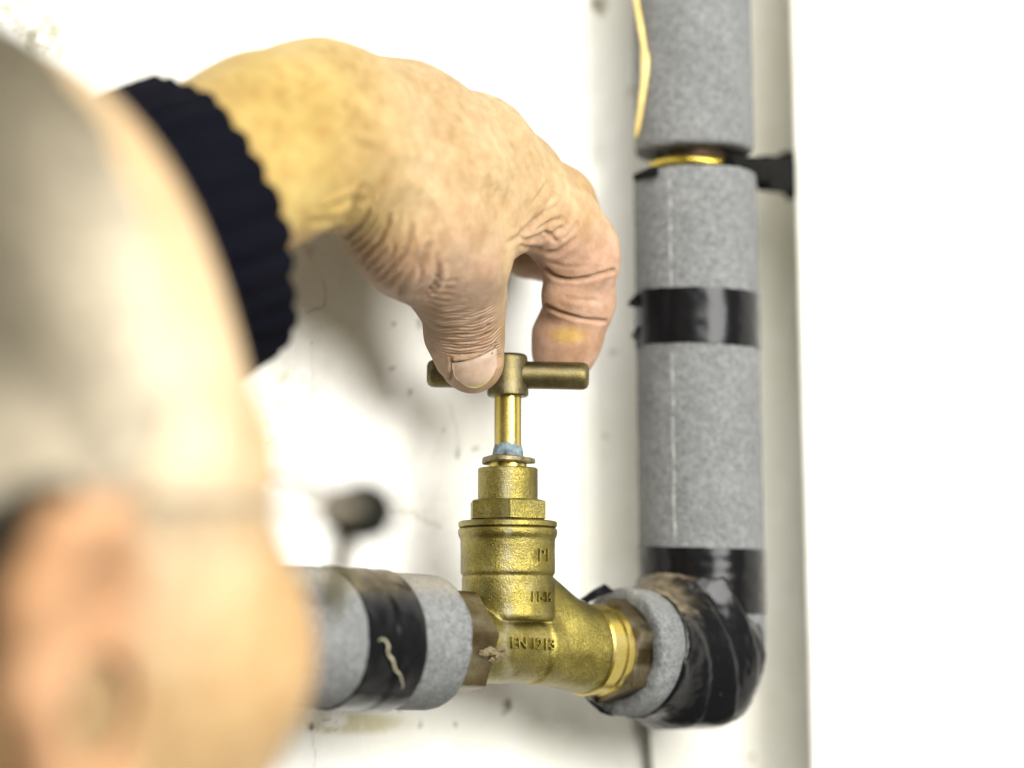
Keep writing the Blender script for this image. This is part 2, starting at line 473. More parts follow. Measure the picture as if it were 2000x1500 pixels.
# ------------------------------------------------------------------ the setting: wall and boxing
def axis_grid(lo, a, b, hi, st, grow=1.5):
    mid = list(np.arange(a, b + st / 2, st)); r = []; s = st; x = mid[-1]
    while x < hi: s *= grow; x += s; r.append(x)
    l = []; s = st; x = mid[0]
    while x > lo: s *= grow; x -= s; l.append(x)
    return np.array(l[::-1] + mid + r)
def build_wall():
    ts = axis_grid(-1400, -175, 190, 700, 0.8); zs = axis_grid(-1000, -165, 170, 1200, 0.8)
    T, Z = np.meshgrid(ts, zs, indexing='ij')
    base = V(WP[0], WP[1], 0)
    P = base + AXH * T.ravel()[:, None] + V(0, 0, 1) * Z.ravel()[:, None]
    rel = 0.9 * fbm(P, 38, 3) + .42 * fbm(P, 9, 5) + .10 * fbm(P, 2.5, 6)
    px, py, _ = project(P)
    st = np.ones((len(P), 3))
    def mul(mask, col):
        nonlocal st; st *= 1 - mask[:, None] * (1 - np.asarray(col))
    warp = np.stack([px + 9 * vnoise(P, 4, 11), py + 9 * vnoise(P, 4, 12)], 1)
    def spot(x, y, r, c=(.56, .53, .46)):
        d = np.hypot(warp[:, 0] - x, warp[:, 1] - y); mul(np.clip(1.3 - d / r, 0, 1) , c)
    def patch(x, y, rx, ry, amt, c, sc=12, thr=.0):
        d = np.hypot((px - x) / rx, (py - y) / ry); n = smooth(thr - .25, thr + .45, fbm(P, sc, int(x) % 97))
        mul(amt * smooth(1, .35, d) * n, c)
    def crack(pts, w, c, amt=1.0):
        d = np.full(len(P), 1e9); q = np.stack([px + 3 * vnoise(P, 2, 14), py + 3 * vnoise(P, 2, 15)], 1)
        for a, b in zip(pts[:-1], pts[1:]):
            a = np.array(a, float); b = np.array(b, float); ba = b - a
            h = np.clip(((q - a) @ ba) / (ba @ ba), 0, 1); d = np.minimum(d, np.linalg.norm(q - a - h[:, None] * ba, axis=1))
        mul(amt * .7 * np.clip(1.4 - d / w, 0, 1), c)
        return d
    for s in [(1168, 10, 20, (.26, .24, .18)), (1110, 122, 7), (1325, 20, 8), (605, 1420, 7, (.1, .08, .05)), (986, 1376, 10, (.26, .24, .18)), (981, 1390, 6), (1466, 1481, 7), (1971, 537, 7), (797, 770, 6), (815, 632, 6),
              (766, 631, 5), (764, 720, 6), (612, 665, 4), (868, 838, 5), (895, 885, 8, (.55, .54, .5)), (925, 880, 8, (.55, .54, .5)), (778, 1385, 4), (669, 1396, 4), (893, 1417, 6, (.5, .5, .46)), (823, 1410, 6, (.6, .58, .5)),
              (1602, 240, 7, (.6, .6, .58)), (655, 1005, 5), (738, 1000, 5), (1180, 850, 7, (.5, .48, .4)), (1195, 690, 8, (.5, .48, .4)), (1232, 180, 9, (.6, .57, .45)), (575, 838, 4), (640, 862, 4), (700, 905, 5)]:
        spot(*s)
    patch(40, 40, 150, 110, .95, (.42, .42, .33), 3.0, .05)
    patch(110, 75, 70, 55, .95, (.38, .37, .28), 2.0, .0)
    patch(600, 470, 60, 60, .45, (.60, .50, .38), 4, .0)
    patch(650, 700, 180, 130, .28, (.70, .68, .62), 8, .1)
    patch(560, 800, 80, 120, .6, (.66, .62, .50), 3, .05)
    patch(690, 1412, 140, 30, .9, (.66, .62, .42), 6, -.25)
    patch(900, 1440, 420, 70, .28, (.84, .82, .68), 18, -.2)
    patch(800, 1000, 60, 14, .35, (.62, .55, .40), 3, .0)
    ring = [(640 + 22 * math.cos(a), 1418 + 12 * math.sin(a)) for a in np.linspace(0, 6.3, 14)]
    crack(ring, 1.8, (.5, .47, .36), .8)
    crack([(600, 610), (632, 600), (636, 570), (628, 540)], 2.5, (.45, .42, .36), .6)
    crack([(610, 1440), (615, 1470), (612, 1500)], 2.2, (.55, .53, .48), .6)
    crack([(520, 868), (545, 850), (552, 810), (540, 790)], 2.2, (.5, .46, .36), .6)
    crack([(878, 790), (890, 830), (896, 885)], 4, (.62, .62, .60), .5)
    crack([(760, 998), (800, 1000), (832, 1018), (860, 1030)], 5, (.66, .60, .46), .6)
    r1 = crack([(602, 660), (604, 720), (600, 790)], 3.5, (1, 1, 1), 0)     # a paint run
    r2 = crack([(575, 640), (572, 720)], 3.0, (1, 1, 1), 0)
    rel += .8 * np.exp(-(r1 / 5) ** 2) + .5 * np.exp(-(r2 / 4) ** 2)
    P = P + NW * rel[:, None]
    n, m = len(ts), len(zs)
    I = (np.arange(n - 1)[:, None] * m + np.arange(m - 1)).ravel()
    F = np.stack([I, I + m, I + m + 1, I + 1], 1)
    me = new_mesh('wall', P, F); set_color(me, 'stain', st)
    o = link('wall', me, M_WALL); return tag(o, 'white painted plaster wall with scuffs and specks behind the pipework', None, None, 'structure')
wall = build_wall()

def build_box():
    e = to_world(H(1560, 750, 100)); e = V(e[0], e[1], 0)
    e2 = e
    a1 = V(math.cos(math.radians(-14)), math.sin(math.radians(-14)), 0); a2 = V(.50, .866, 0)
    lean = .013                                           # the edge leans a little
    zs = np.linspace(-900, 1100, 60)
    prof = []
    for k in range(9):                                     # rounded arris
        w = k / 8; prof.append(e + 3.0 * ((1 - w) ** 2 * a2 + w ** 2 * a1))
    prof = [e + a2 * 400] + [e + a2 * 60] + prof + [e + a1 * x for x in (10, 25, 45, 70, 100, 140, 200, 400, 1200)]
    P = np.concatenate([np.array(prof) + V(1, 0, 0) * (-z * lean) + V(0, 0, z) for z in zs])
    m = len(prof); n = len(zs)
    I = (np.arange(n - 1)[:, None] * m + np.arange(m - 1)).ravel()
    F = np.stack([I, I + 1, I + m + 1, I + m], 1)
    o = link('boxing_wall', new_mesh('boxing_wall', P, F, 40), M_BOX); return tag(o, 'smooth white boxing wall standing proud to the right of the grey pipe', None, None, 'structure')
build_box()

# grey cable down the wall under the elbow
p = [on_plane(x, y, WP + NW * 2.2, NW) for x, y in [(1256, 1330), (1259, 1400), (1262, 1440), (1266, 1480), (1268, 1530), (1270, 1750)]]
v, f = tube(p, 1.5, 10, True, 4)
tag(link('cable', new_mesh('cable', v, f), M_CABLE, None, p[0]), 'thin grey cable running down the white wall below the black taped elbow', 'cable')
print('wall', round(time.time() - T0, 1))

# ------------------------------------------------------------------ stopcock
stop = thing('stopcock', C0, 'brass stopcock with a T-shaped handle, gripped by the hand', 'stopcock')
def add_part(name, v, f, m, parent=stop, sharp=35, grime=None):
    me = new_mesh(name, v, f, sharp)
    if grime is not None: set_float(me, 'grime', grime(v) if callable(grime) else np.full(len(v), grime))
    return link(name, me, m, parent)
CV = V(VX, 0, 0)
def gr_noise(base, sc=6, seed=3):
    return lambda v: np.clip(base + .5 * fbm(v, sc, seed), 0, 1)
def front_streak(v):                                        # chalky limescale run down the middle of the casting
    x = v[:, 0] - VX
    return np.clip(np.exp(-((x + .2 + 1.2 * vnoise(v, 9, 4)) / 1.8) ** 2) * (.34 + .45 * fbm(v, 2.2, 18)) + .25 * fbm(v, 5, 8), 0, 1) * smooth(2, -3, v[:, 1])

def build_body():
    zt = vz(1033); zb = vz(1212)
    Raxis = AX
    end = 33.0
    def f(P, lo=None, hi=None):
        q = P - C0
        r = np.hypot(P[:, 0] - VX, P[:, 1])
        # bonnet cylinder with steps
        rad = np.where(P[:, 2] > vz(1124), 14.65, 14.25)
        d1 = smax(np.maximum(r - rad, zb - P[:, 2]), P[:, 2] - zt, .4)
        zb2 = zb + .0 * r; d1 = smax(r - rad, zb2 - P[:, 2], 1.6); d1 = np.maximum(d1, P[:, 2] - zt)
        # upper ring
        ring = smax(np.maximum(r - 15.4, P[:, 2] - zt), vz(1051) - P[:, 2], 1.5)
        d1 = smin(d1, ring, .8)
        # groove line at the step
        gz = vz(1124); d1 = d1 + .35 * np.exp(-((P[:, 2] - gz) / .5) ** 2) * (r > 10)
        # main tube
        t = q @ Raxis; rad2 = np.sqrt(np.maximum((q * q).sum(1) - t * t, 0))
        tube_ = smax(rad2 - 11.0, np.abs(t - 8) - 27, 1.0)
        # flare to the outlet
        fl = smax(rad2 - (11.3 + 2.6 * smooth(14, 33, t)), np.maximum(10 - t, t - end), .6)
        # sloping web from bonnet to the outlet
        a0 = V(VX, 0, vz(1135)) - C0 + AXH * 6; b0 = AX * 29 + V(0, 0, 2.5)
        ba = b0 - a0; h = np.clip((q - a0) @ ba / (ba @ ba), 0, 1)
        web = np.linalg.norm(q - a0 - h[:, None] * ba, axis=1) - (7.6 + 3.0 * h)
        web = np.maximum(web, t - end)
        # mirror web down the other way (inlet side, below)
        a1 = AX * -4 + V(0, 0, 0); b1 = AX * -14
        ba1 = b1 - a1; h1 = np.clip((q - a1) @ ba1 / (ba1 @ ba1), 0, 1)
        web2 = np.linalg.norm(q - a1 - h1[:, None] * ba1, axis=1) - 11.2
        low = smin(smin(tube_, fl, 2.5), web2, 2)
        low = smin(low, web, 4.0)
        d = smin(d1, low, .7)
        return d
    ax = [np.arange(C0[k] - L, C0[k] + U, .55) for k, (L, U) in enumerate(((36, 44), (34, 40), (17, zt - C0[2] + 3)))]
    v, fc = surface(f, *ax)
    v = v + vnormals(v, fc) * (.10 * fbm(v, 3.0, 21))[:, None]
    return v, fc
v, f = build_body(); v_body, f_body = v, f
body = add_part('valve_body', v, f, M_CAST, stop, None, lambda v: front_streak(v))
print('body', len(v), round(time.time() - T0, 1))
# cap flange, hexagon, gland nut, washer, stem
v, f = lathe([(0, vz(1031)), (14.9, vz(1031)), (15.3, vz(1029)), (15.35, vz(1021)), (14.9, vz(1018.5)), (0, vz(1018))], CV, (0, 0, 1), 96)
add_part('cap_flange', v, f, M_CAST, stop, 30, lambda v: np.clip(front_streak(v), 0, 1))
def hexf(apothem, chamf, rot=0):
    def rf(r, ph, t):
        a = (ph + rot) % (math.pi / 3) - math.pi / 6
        return np.minimum(apothem / np.cos(a), r), t
    return rf
def hexnut(c, axis, t0, t1, ap, rot, ch=.8, bore=0.0, seg=96):
    R = ap / math.cos(math.pi / 6)
    prof = [(bore, t0), (ap * .97, t0), (R * .995, t0 + ch * 1.2), (R + 1, t0 + ch * 1.2 + .01), (R + 1, t1 - ch * 1.2 - .01), (R * .995, t1 - ch * 1.2), (ap * .97, t1), (bore, t1)]
    return lathe(prof, c, axis, seg, (0, 0, 1) if abs(axis[2]) < .9 else (0, -1, 0), hexf(ap, ch, rot))
v, f = hexnut(CV, V(0, 0, 1), vz(1018), vz(977), 11.3, math.radians(4), .5)
add_part('bonnet_hexagon', v, f, M_CAST, stop, 22, front_streak)
v, f = lathe([(0, vz(977)), (9.35, vz(977)), (9.35, vz(917)), (9.0, vz(914.5)), (0, vz(914))], CV, (0, 0, 1), 72)
add_part('gland_nut', v, f, M_CAST, stop, 30, front_streak)
v, f = lathe([(5.9, vz(915)), (5.9, vz(904))], CV, (0, 0, 1), 48)
add_part('gland_neck', v, f, M_TURN, stop, 30, .1)
def wob(r, ph, t): return r * (1 + .03 * np.sin(3 * ph + 1) + .02 * np.sin(7 * ph)), t + .25 * np.sin(2 * ph + .6)
v, f = lathe([(4, vz(905)), (8.0, vz(905)), (8.35, vz(902)), (8.2, vz(895)), (6.8, vz(892)), (4, vz(891))], CV, (0, 0, 1), 48, rfun=wob)
add_part('washer', v, f, M_DARK, stop, 30, gr_noise(.25, 2))
v, f = lathe([(4.2, vz(893)), (4.2, vz(768))], CV, (0, 0, 1), 48)
add_part('stem', v, f, M_TURN, stop, 30, lambda v: .25 * smooth(vz(845), vz(880), v[:, 2]) + .05)
# collar of corrosion at the foot of the stem
P = []; F = []
prof = [(4.1, vz(893)), (4.9, vz(893)), (4.7, vz(886)), (4.6, vz(878)), (4.25, vz(868)), (4.1, vz(866))]
v, f = lathe(prof, CV, (0, 0, 1), 72)
nn = fbm(v, 1.6, 5); rr = np.stack([v[:, 0] - VX, v[:, 1]], 1); v[:, :2] += rr / np.linalg.norm(rr, axis=1, keepdims=True) * (nn * .45)[:, None]; v[:, 2] += .5 * fbm(v, 1.5, 9)
add_part('corrosion_crust', v, f, M_CORR, stop, None)
# handle
hub = lathe([(0, vz(775)), (5.9, vz(775)), (6.45, vz(772)), (6.5, vz(764)), (6.25, vz(758)), (6.15, vz(700)), (5.9, vz(695)), (5.3, vz(692.5)), (0, vz(692))], CV, (0, 0, 1), 72)
v, f = hub
handle = add_part('handle_hub', v, f, M_BRONZE, stop, 40, gr_noise(.05, 5))
hb_c = V(VX, 0, vz(732)); hb_a = nrm(V(1, 0.02, -.016))
L = 25.3
v, f = lathe([(0, -L), (2.6, -L), (3.7, -L + .5), (4.25, -L + 1.5), (4.35, -L + 3), (4.35, L - 3), (4.25, L - 1.5), (3.7, L - .5), (2.6, L), (0, L)], hb_c, hb_a, 48)
add_part('handle_bar', v, f, M_BRONZE, stop, 50, gr_noise(.05, 6, 4))
# outlet thread, olive rings and nuts
v, f = lathe([(9, 32), (14.1, 32), (14.6, 32.6), (14.6, 36.6), (13.9, 37.0), (13.9, 38.2), (14.5, 38.6), (14.5, 41.0), (13.8, 41.5), (9, 41.5)], C0, AX, 96)
add_part('outlet_ring', v, f, M_TURN, stop, 30, gr_noise(.05, 5))
v, f = hexnut(C0, AX, 41.0, 54.0, 14.9, math.radians(12), .7, 8)
add_part('compression_nut', v, f, M_NUT, stop, 22, gr_noise(.12, 5))
v, f = hexnut(C0, AX, -38.0, -17.5, 14.6, math.radians(20), .7, 8)
add_part('compression_nut', v, f, M_NUT, stop, 22, gr_noise(.05, 5))
v, f = lathe([(8, -17.6), (12.9, -17.6), (13.0, -16.8), (12.4, -15.6), (11.0, -14.6), (8, -14.5)], C0, AX, 72)
add_part('inlet_ring', v, f, M_TURN, stop, 30, gr_noise(.5, 3))
# gummy residue over the near nut
def lump(name, c, r, n, seed, m, parent, amp=.5):
    bm = bmesh.new(); bmesh.ops.create_icosphere(bm, subdivisions=4, radius=1.0)
    v = np.array([x.co[:] for x in bm.verts]); f = np.array([[q.index for q in t.verts] for t in bm.faces]); bm.free()
    s, u, a = frame(n)
    d = 1 + amp * fbm(v, .6, seed)
    w = v * d[:, None] * np.asarray(r)
    P = np.asarray(c) + w[:, [0]] * s + w[:, [1]] * u + w[:, [2]] * a
    me = new_mesh(name, P, f); return link(name, me, m, parent)
def nut_pt(px, py, rad):                                    # a point on the near nut's front, found along the sight line
    r = ray(px, py); lo = 600.0
    for k in range(400):
        p = CAM + r * (lo + k * .5); q = p - C0; t = q @ AX
        if np.sqrt(q @ q - t * t) < rad: return p
    return p
for i, (x, y, s) in enumerate([(957, 1272, 1.5), (972, 1281, 1.6), (945, 1276, 1.2), (980, 1268, 1.1), (966, 1288, 1.1)]):
    lump('gum_residue', nut_pt(x, y, 15.2), (s * 1.5, s * .8, s * .7), NW, 30 + i, M_GUM, stop, .8)
# raised lettering
def lettering(text, size, fn, name='raised_lettering', squash=1.0):
    cu = bpy.data.curves.new('t', 'FONT'); cu.body = text; cu.size = size; cu.extrude = .5; cu.bevel_depth = .12; cu.bevel_resolution = 1; cu.resolution_u = 4
    cu.offset = -.02
    cu.align_x = 'CENTER'; cu.align_y = 'CENTER'
    o = bpy.data.objects.new('t', cu); COL.objects.link(o)
    dg = bpy.context.evaluated_depsgraph_get()
    me = bpy.data.meshes.new_from_object(o.evaluated_get(dg)); bpy.data.objects.remove(o); bpy.data.curves.remove(cu)
    bm = bmesh.new(); bm.from_mesh(me)
    for k in range(2):
        bmesh.ops.subdivide_edges(bm, edges=[e for e in bm.edges if e.calc_length() > size * .12], cuts=1)
    bm.to_mesh(me); bm.free()
    v = np.array([x.co[:] for x in me.vertices]); me.vertices.foreach_set('co', (fn(v) * MM).ravel()); me.update()
    me.polygons.foreach_set('use_smooth', np.ones(len(me.polygons), bool)); me.set_sharp_from_angle(angle=math.radians(45))
    set_float(me, 'grime', np.zeros(len(v)))
    return link(name, me, M_CAST, body)
def on_bonnet(pxc, pyc, R):
    phi0 = math.asin(np.clip((pxc - 992) * .16 / R, -1, 1)); z0 = vz(pyc)
    def fn(v):
        ph = phi0 + v[:, 0] / R; r = R + v[:, 2]
        return np.stack([VX + r * np.sin(ph), -r * np.cos(ph), z0 + v[:, 1]], 1)
    return fn
lettering('P1', 5.4, on_bonnet(1062, 1088, 14.9))
lettering('11-14', 4.2, on_bonnet(1058, 1168, 14.5))
from mathutils.bvhtree import BVHTree
bvh_body = BVHTree.FromPolygons([tuple(x) for x in v_body], [tuple(int(i) for i in q) for q in f_body])
def on_tube(pxc, pyc):                                      # cast letters from the front onto the casting
    c = on_plane(pxc, pyc, C0 + NW * 11.4, NW)
    def fn(v):
        out = np.zeros((len(v), 3)); last = c
        for i, (x, y, w) in enumerate(v):
            o = c + AX * x * 1.1 + V(0, 0, 1) * y + NW * 30
            h = bvh_body.ray_cast(Vector(o), Vector(-NW))
            last = np.array(h[0]) if h[0] is not None else last
            out[i] = last + NW * (w + .36)
        return out
    return fn
lettering('EN 1213', 4.9, on_tube(1040, 1258))
print('valve', round(time.time() - T0, 1))

# ------------------------------------------------------------------ insulated pipes
def foam_tube(name, parent, c, axis, t0, t1, R, Rin, seed, dustf=None, rag=.7):
    n = max(6, int((t1 - t0) / 2.0)); ts = np.linspace(t0, t1, n)
    prof = [(Rin, t0 + 4)] + [(Rin, t0 + .5), (Rin + 1, t0), (R - 1.2, t0), (R - .35, t0 + .35)] + [(R, x) for x in ts[1:-1]] + [(R - .35, t1 - .35), (R - 1.2, t1), (Rin + 1, t1), (Rin, t1 - .5), (Rin, t1 - 4)]
    v, f = lathe(prof, c, axis, 128)
    s, u, a = frame(axis); q = v - np.asarray(c); t = q @ a; rad = q - t[:, None] * a; rl = np.linalg.norm(rad, axis=1, keepdims=True); rd = rad / rl
    amp = .22 * fbm(v, 9, seed) + .12 * fbm(v, 2.2, seed + 1)
    v = v + rd * amp[:, None]
    e = np.minimum(np.abs(t - t0), np.abs(t - t1)); v = v + a * (rag * np.exp(-e / 2.5) * fbm(v, 4.0, seed + 5))[:, None]
    me = new_mesh(name, v, f)
    set_float(me, 'dust', np.clip(dustf(v), 0, 1) if dustf is not None else np.zeros(len(v)))
    return link(name, me, M_FOAM, parent)
def band(name, parent, c, axis, t0, t1, R, seed, tilt=0.0, phase=0.0, dustf=None, wr=.12, step=None, rag=.25):
    n = max(6, int((t1 - t0) / .9)); ts = np.linspace(t0, t1, n)
    def rf(r, ph, t):
        tt = t + tilt * np.cos(ph - phase)
        return r, tt
    prof = [(R - .8, t0), (R, t0 + .02)] + [(R + .02, x) for x in ts[1:-1]] + [(R, t1 - .02), (R - .8, t1)]
    v, f = lathe(prof, c, axis, 144, rfun=rf)
    s, u, a = frame(axis); q = v - np.asarray(c); t = q @ a; rad = q - t[:, None] * a; rd = rad / np.linalg.norm(rad, axis=1, keepdims=True)
    amp = .2 * fbm(v, 12, seed) + wr * fbm(v * V(1, 1, 1), 3, seed + 2)
    if step is not None: amp = amp + step(v, t)
    v = v + rd * amp[:, None] + a * (rag * fbm(v, 5, seed + 3))[:, None]
    me = new_mesh(name, v, f, 60); set_float(me, 'dust', np.clip(dustf(v), 0, 1) if dustf is not None else np.zeros(len(v)))
    return link(name, me, M_TAPE, parent)

# near pipe, left of the valve
lp = thing('insulated_pipe', at(-32), 'horizontal grey foam-lagged pipe with one black tape band, left of the stopcock', 'pipe', 'foam-lagged pipes')
updust = lambda amt: (lambda v: amt * smooth(.55, 1.0, (v[:, 2] - (C0[2])) / 20.5) * (.5 + .5 * fbm(v, 6, 41)))
foam_tube('foam_sleeve', lp, C0, AX, -205, -31.5, 20.2, 13.6, 50, updust(.55))
def lstep(v, t):
    sp = t + 60 + 1.5 * np.sin(np.arctan2(v[:, 2] - C0[2], (v - C0) @ NW) * 1.0)
    return .35 * smooth(.0, .5, sp) + .15
band('tape_band', lp, C0, AX, -71.5, -50.5, 20.55, 55, -1.3, 0.4, updust(.7), .16, lstep, .35)
v, f = lathe([(8, -40), (11, -40), (11, -210), (8, -210)], C0, AX, 32)
me = new_mesh('copper_pipe', v, f, 40); set_float(me, 'grime', np.full(len(v), .3)); link('copper_pipe', me, M_COPPER, lp)
def tube_pt(px, py, c, axis, R):
    r = ray(px, py); a = nrm(axis)
    ts = np.arange(500, 1000, .2); p = CAM + r * ts[:, None]; q = p - c; t = q @ a
    d = np.sqrt(np.maximum((q * q).sum(1) - t * t, 0)) - R
    i = np.argmax(d < 0) if (d < 0).any() else np.argmin(d)
    return p[i]
p = [tube_pt(x, y, C0, AX, 21.4) for x, y in [(739, 1251), (750, 1249), (758, 1262), (757, 1275), (766, 1290), (772, 1308), (780, 1318), (786, 1335), (784, 1346)]]
v, f = tube(p, [.2, .3, .5, .4, .55, .35, .45, .28, .15], 8, True, 4); v = v + .25 * np.stack([fbm(v, 1.5, 3), fbm(v, 1.5, 4), fbm(v, 1.5, 5)], 1)
link('string_scrap', new_mesh('string_scrap', v, f), M_STRING, lp)

# far pipe: elbow and riser
TR = 87.5
RC = at(TR); RC = V(RC[0], RC[1], RC[2])
AV = nrm(V(-.0105, -.012, 1))
def rz(py): return (z_at(py, RC[0], RC[1]) - RC[2])
rp = thing('insulated_riser', RC, 'upright grey foam-lagged riser pipe, black taped, turning into the stopcock outlet', 'pipe', 'foam-lagged pipes')
foam_tube('foam_sleeve', rp, RC, AV, rz(1262), rz(345), 20.8, 11.5, 60, None, .8)
foam_tube('foam_sleeve', rp, RC, AV, rz(303), rz(-700), 20.2, 11.5, 64, None, .8)
v, f = lathe([(11, rz(360)), (11, rz(280))], RC, AV, 40)
me = new_mesh('copper_pipe', v, f); set_float(me, 'grime', np.full(len(v), .1)); link('copper_pipe', me, M_COPPER, rp)
foam_tube('foam_sleeve', rp, C0, AX, 47.5, 82, 20.6, 15.2, 66, updust(.3), .9)
band('tape_band', rp, RC, AV, rz(682), rz(576), 21.2, 70, -.9, math.radians(-60), None, .10, None, .3)
band('tape_band', rp, RC, AV, rz(1195), rz(1071), 21.2, 74, -.9, math.radians(-60), None, .14, lambda v, t: .15 * np.sin(t * 1.6) * .3, .3)
def build_wrap():
    zrel = 0
    cut_n = nrm(V(.90, 0, .43))
    def f(P, lo=None, hi=None):
        q = P - C0; t = q @ AX; rad = np.sqrt(np.maximum((q * q).sum(1) - t * t, 0))
        s = q @ NW; zz = q[:, 2]
        ph = np.arctan2(zz, s)
        hor = smax(rad - 21.1, np.maximum(57.0 + 1.4 * np.sin(ph * 2 + .5) - t, t - 92), 1.0)
        qv = P - RC; tv = qv @ AV; rv = np.sqrt(np.maximum((qv * qv).sum(1) - tv * tv, 0))
        ver = smax(rv - 21.5, np.maximum(-22 - tv, tv - 27), 5)
        ver = np.maximum(ver, (qv @ cut_n) - 15.4)
        d = smin(hor, ver, 9.0)
        ch = qv @ nrm(V(.87, 0, -.49)) - 20.8                  # rounded outer corner
        d = smax(d, ch, 8.0)
        # overlapping turns of tape
        sp = (t * .9 + 8.0 * np.sin(ph - .4) ) / 9.5
        fr = sp - np.floor(sp)
        d = d - .55 * np.minimum(fr, 9 * (1 - fr)) - .25 * np.abs(vnoise(np.stack([t * .35, ph * 9, rad * 0], 1), 1.0, 39)) - .30 * fbm(P * V(1, 1, .6), 9, 31) - .12 * fbm(P, 3, 33)
        return d
    lo = np.minimum(at(50), RC) - 30; hi = np.maximum(at(50), RC) + V(30, 30, 40)
    return surface(f, *[np.arange(lo[k], hi[k], .7) for k in range(3)])
v, f = build_wrap()
me = new_mesh('tape_wrap', v, f)
nn = vnormals(v, f)
tt = (v - C0) @ AX
set_float(me, 'dust', np.clip(smooth(.35, .9, nn[:, 2]) * smooth(95, 66, tt) * (.55 + .6 * fbm(v, 5, 44)) + .5 * smooth(.5, .95, nn[:, 2]) * .3, 0, 1))
link('tape_wrap', me, M_TAPE, rp)
# flap of tape standing off the elbow's upper edge, and the torn end on the upper band
def sheet(name, grid, m, parent, th=.18):
    G = np.asarray(grid, float); n, k, _ = G.shape
    # refine
    def up(A, ax):
        B = np.repeat(A, 6, axis=ax); 
        idx = np.linspace(0, A.shape[ax] - 1, (A.shape[ax] - 1) * 6 + 1)
        i = np.clip(idx.astype(int), 0, A.shape[ax] - 2); w = idx - i
        a = np.take(A, i, axis=ax); b = np.take(A, i + 1, axis=ax)
        sh = [1, 1, 1]; sh[ax] = -1; w = w.reshape(sh); return a + (b - a) * w
    G = up(up(G, 0), 1); n, k, _ = G.shape
    P = G.reshape(-1, 3); P = P + .35 * np.stack([fbm(P, 3, 1), fbm(P, 3, 2), fbm(P, 3, 6)], 1)
    I = (np.arange(n - 1)[:, None] * k + np.arange(k - 1)).ravel(); F = np.stack([I, I + 1, I + k + 1, I + k], 1)
    nn = vnormals(P, F)
    Q = np.concatenate([P, P + nn * th]); F2 = np.concatenate([F[:, ::-1], F + len(P)])
    b = [i for i in range(k)] + [i * k + k - 1 for i in range(1, n)] + [(n - 1) * k + i for i in range(k - 2, -1, -1)] + [i * k for i in range(n - 2, 0, -1)]
    b = np.array(b); b2 = np.roll(b, -1); F2 = np.concatenate([F2, np.stack([b, b2, b2 + len(P), b + len(P)], 1)])
    me = new_mesh(name, Q, F2); set_float(me, 'dust', np.full(len(Q), .0)); return link(name, me, m, parent)
def rv_pt(px, py, dr=0.0): return tube_pt(px, py, RC, AV, 20.6 + dr)
dW = lambda px, py, d: to_world(H(px, py, d))
dpt = rv_pt(1256, 620); depth0 = project(dpt[None])[2][0]
sheet('torn_tape', [[dW(1262, 577, depth0), dW(1262, 596, depth0)], [dW(1244, 572, depth0 + 1), dW(1246, 600, depth0 + 1)], [dW(1224, 594, depth0 + 3), dW(1236, 600, depth0 + 3)]], M_TAPE, rp)
sheet('torn_tape', [[dW(1262, 632, depth0), dW(1262, 684, depth0)], [dW(1242, 640, depth0 + 1), dW(1246, 682, depth0 + 2)], [dW(1232, 655, depth0 + 4), dW(1240, 668, depth0 + 4)]], M_TAPE, rp)
ed = project(at(52)[None])[2][0]
sheet('torn_tape', [[dW(1132, 1172, ed - 2), dW(1146, 1180, ed - 4)], [dW(1160, 1152, ed), dW(1172, 1166, ed - 3)], [dW(1182, 1142, ed + 2), dW(1200, 1156, ed)]], M_TAPE, rp)
sheet('torn_tape', [[dW(1136, 1352, ed - 8), dW(1150, 1372, ed - 9)], [dW(1150, 1368, ed - 5), dW(1172, 1392, ed - 6)], [dW(1178, 1384, ed), dW(1200, 1400, ed - 2)]], M_TAPE, rp)
sheet('torn_tape', [[dW(1318, 1176, ed + 4), dW(1330, 1196, ed - 6)], [dW(1352, 1186, ed + 6), dW(1362, 1212, ed - 4)], [dW(1382, 1206, ed + 8), dW(1392, 1240, ed - 2)]], M_TAPE, rp)
# slit seam down the lagging
def seam(parent, py0, py1, pxs, R):
    ys = np.arange(py0, py1, 8); A, B = [], []
    pts = [tube_pt(pxs + (y - 700) * .012 + .8 * math.sin(y * .05), y, RC, AV, R) for y in ys]
    v, f = tube(pts, [.48 + .16 * math.sin(y * .13) + .1 * math.sin(y * .37) for y in ys], 8, True)
    link('glued_seam', new_mesh('glued_seam', v, f), M_SEAM, parent)
seam(rp, 350, 572, 1312, 20.65); seam(rp, 690, 1062, 1313, 20.65)
# strand of glue beside the upper lagging
p = []
for x, y in [(1241, -40), (1243, 5), (1250, 45), (1257, 90), (1261, 118), (1259, 150), (1254, 190), (1248, 235), (1242, 268)]:
    q = tube_pt(min(x + 4, 1262), y, RC, AV, 19.9); dd = project(q[None])[2][0]; p.append(dW(x, y, dd - 1))
v, f = tube(p, [1.2, 1.1, .95, .95, 1.75, 1.35, 1.1, 1.0, .7], 10, True, 5); v = v + .22 * np.stack([fbm(v, 3, 13), fbm(v, 3, 14), fbm(v, 3, 15)], 1)
link('glue_strand', new_mesh('glue_strand', v, f), M_GLUE, rp)

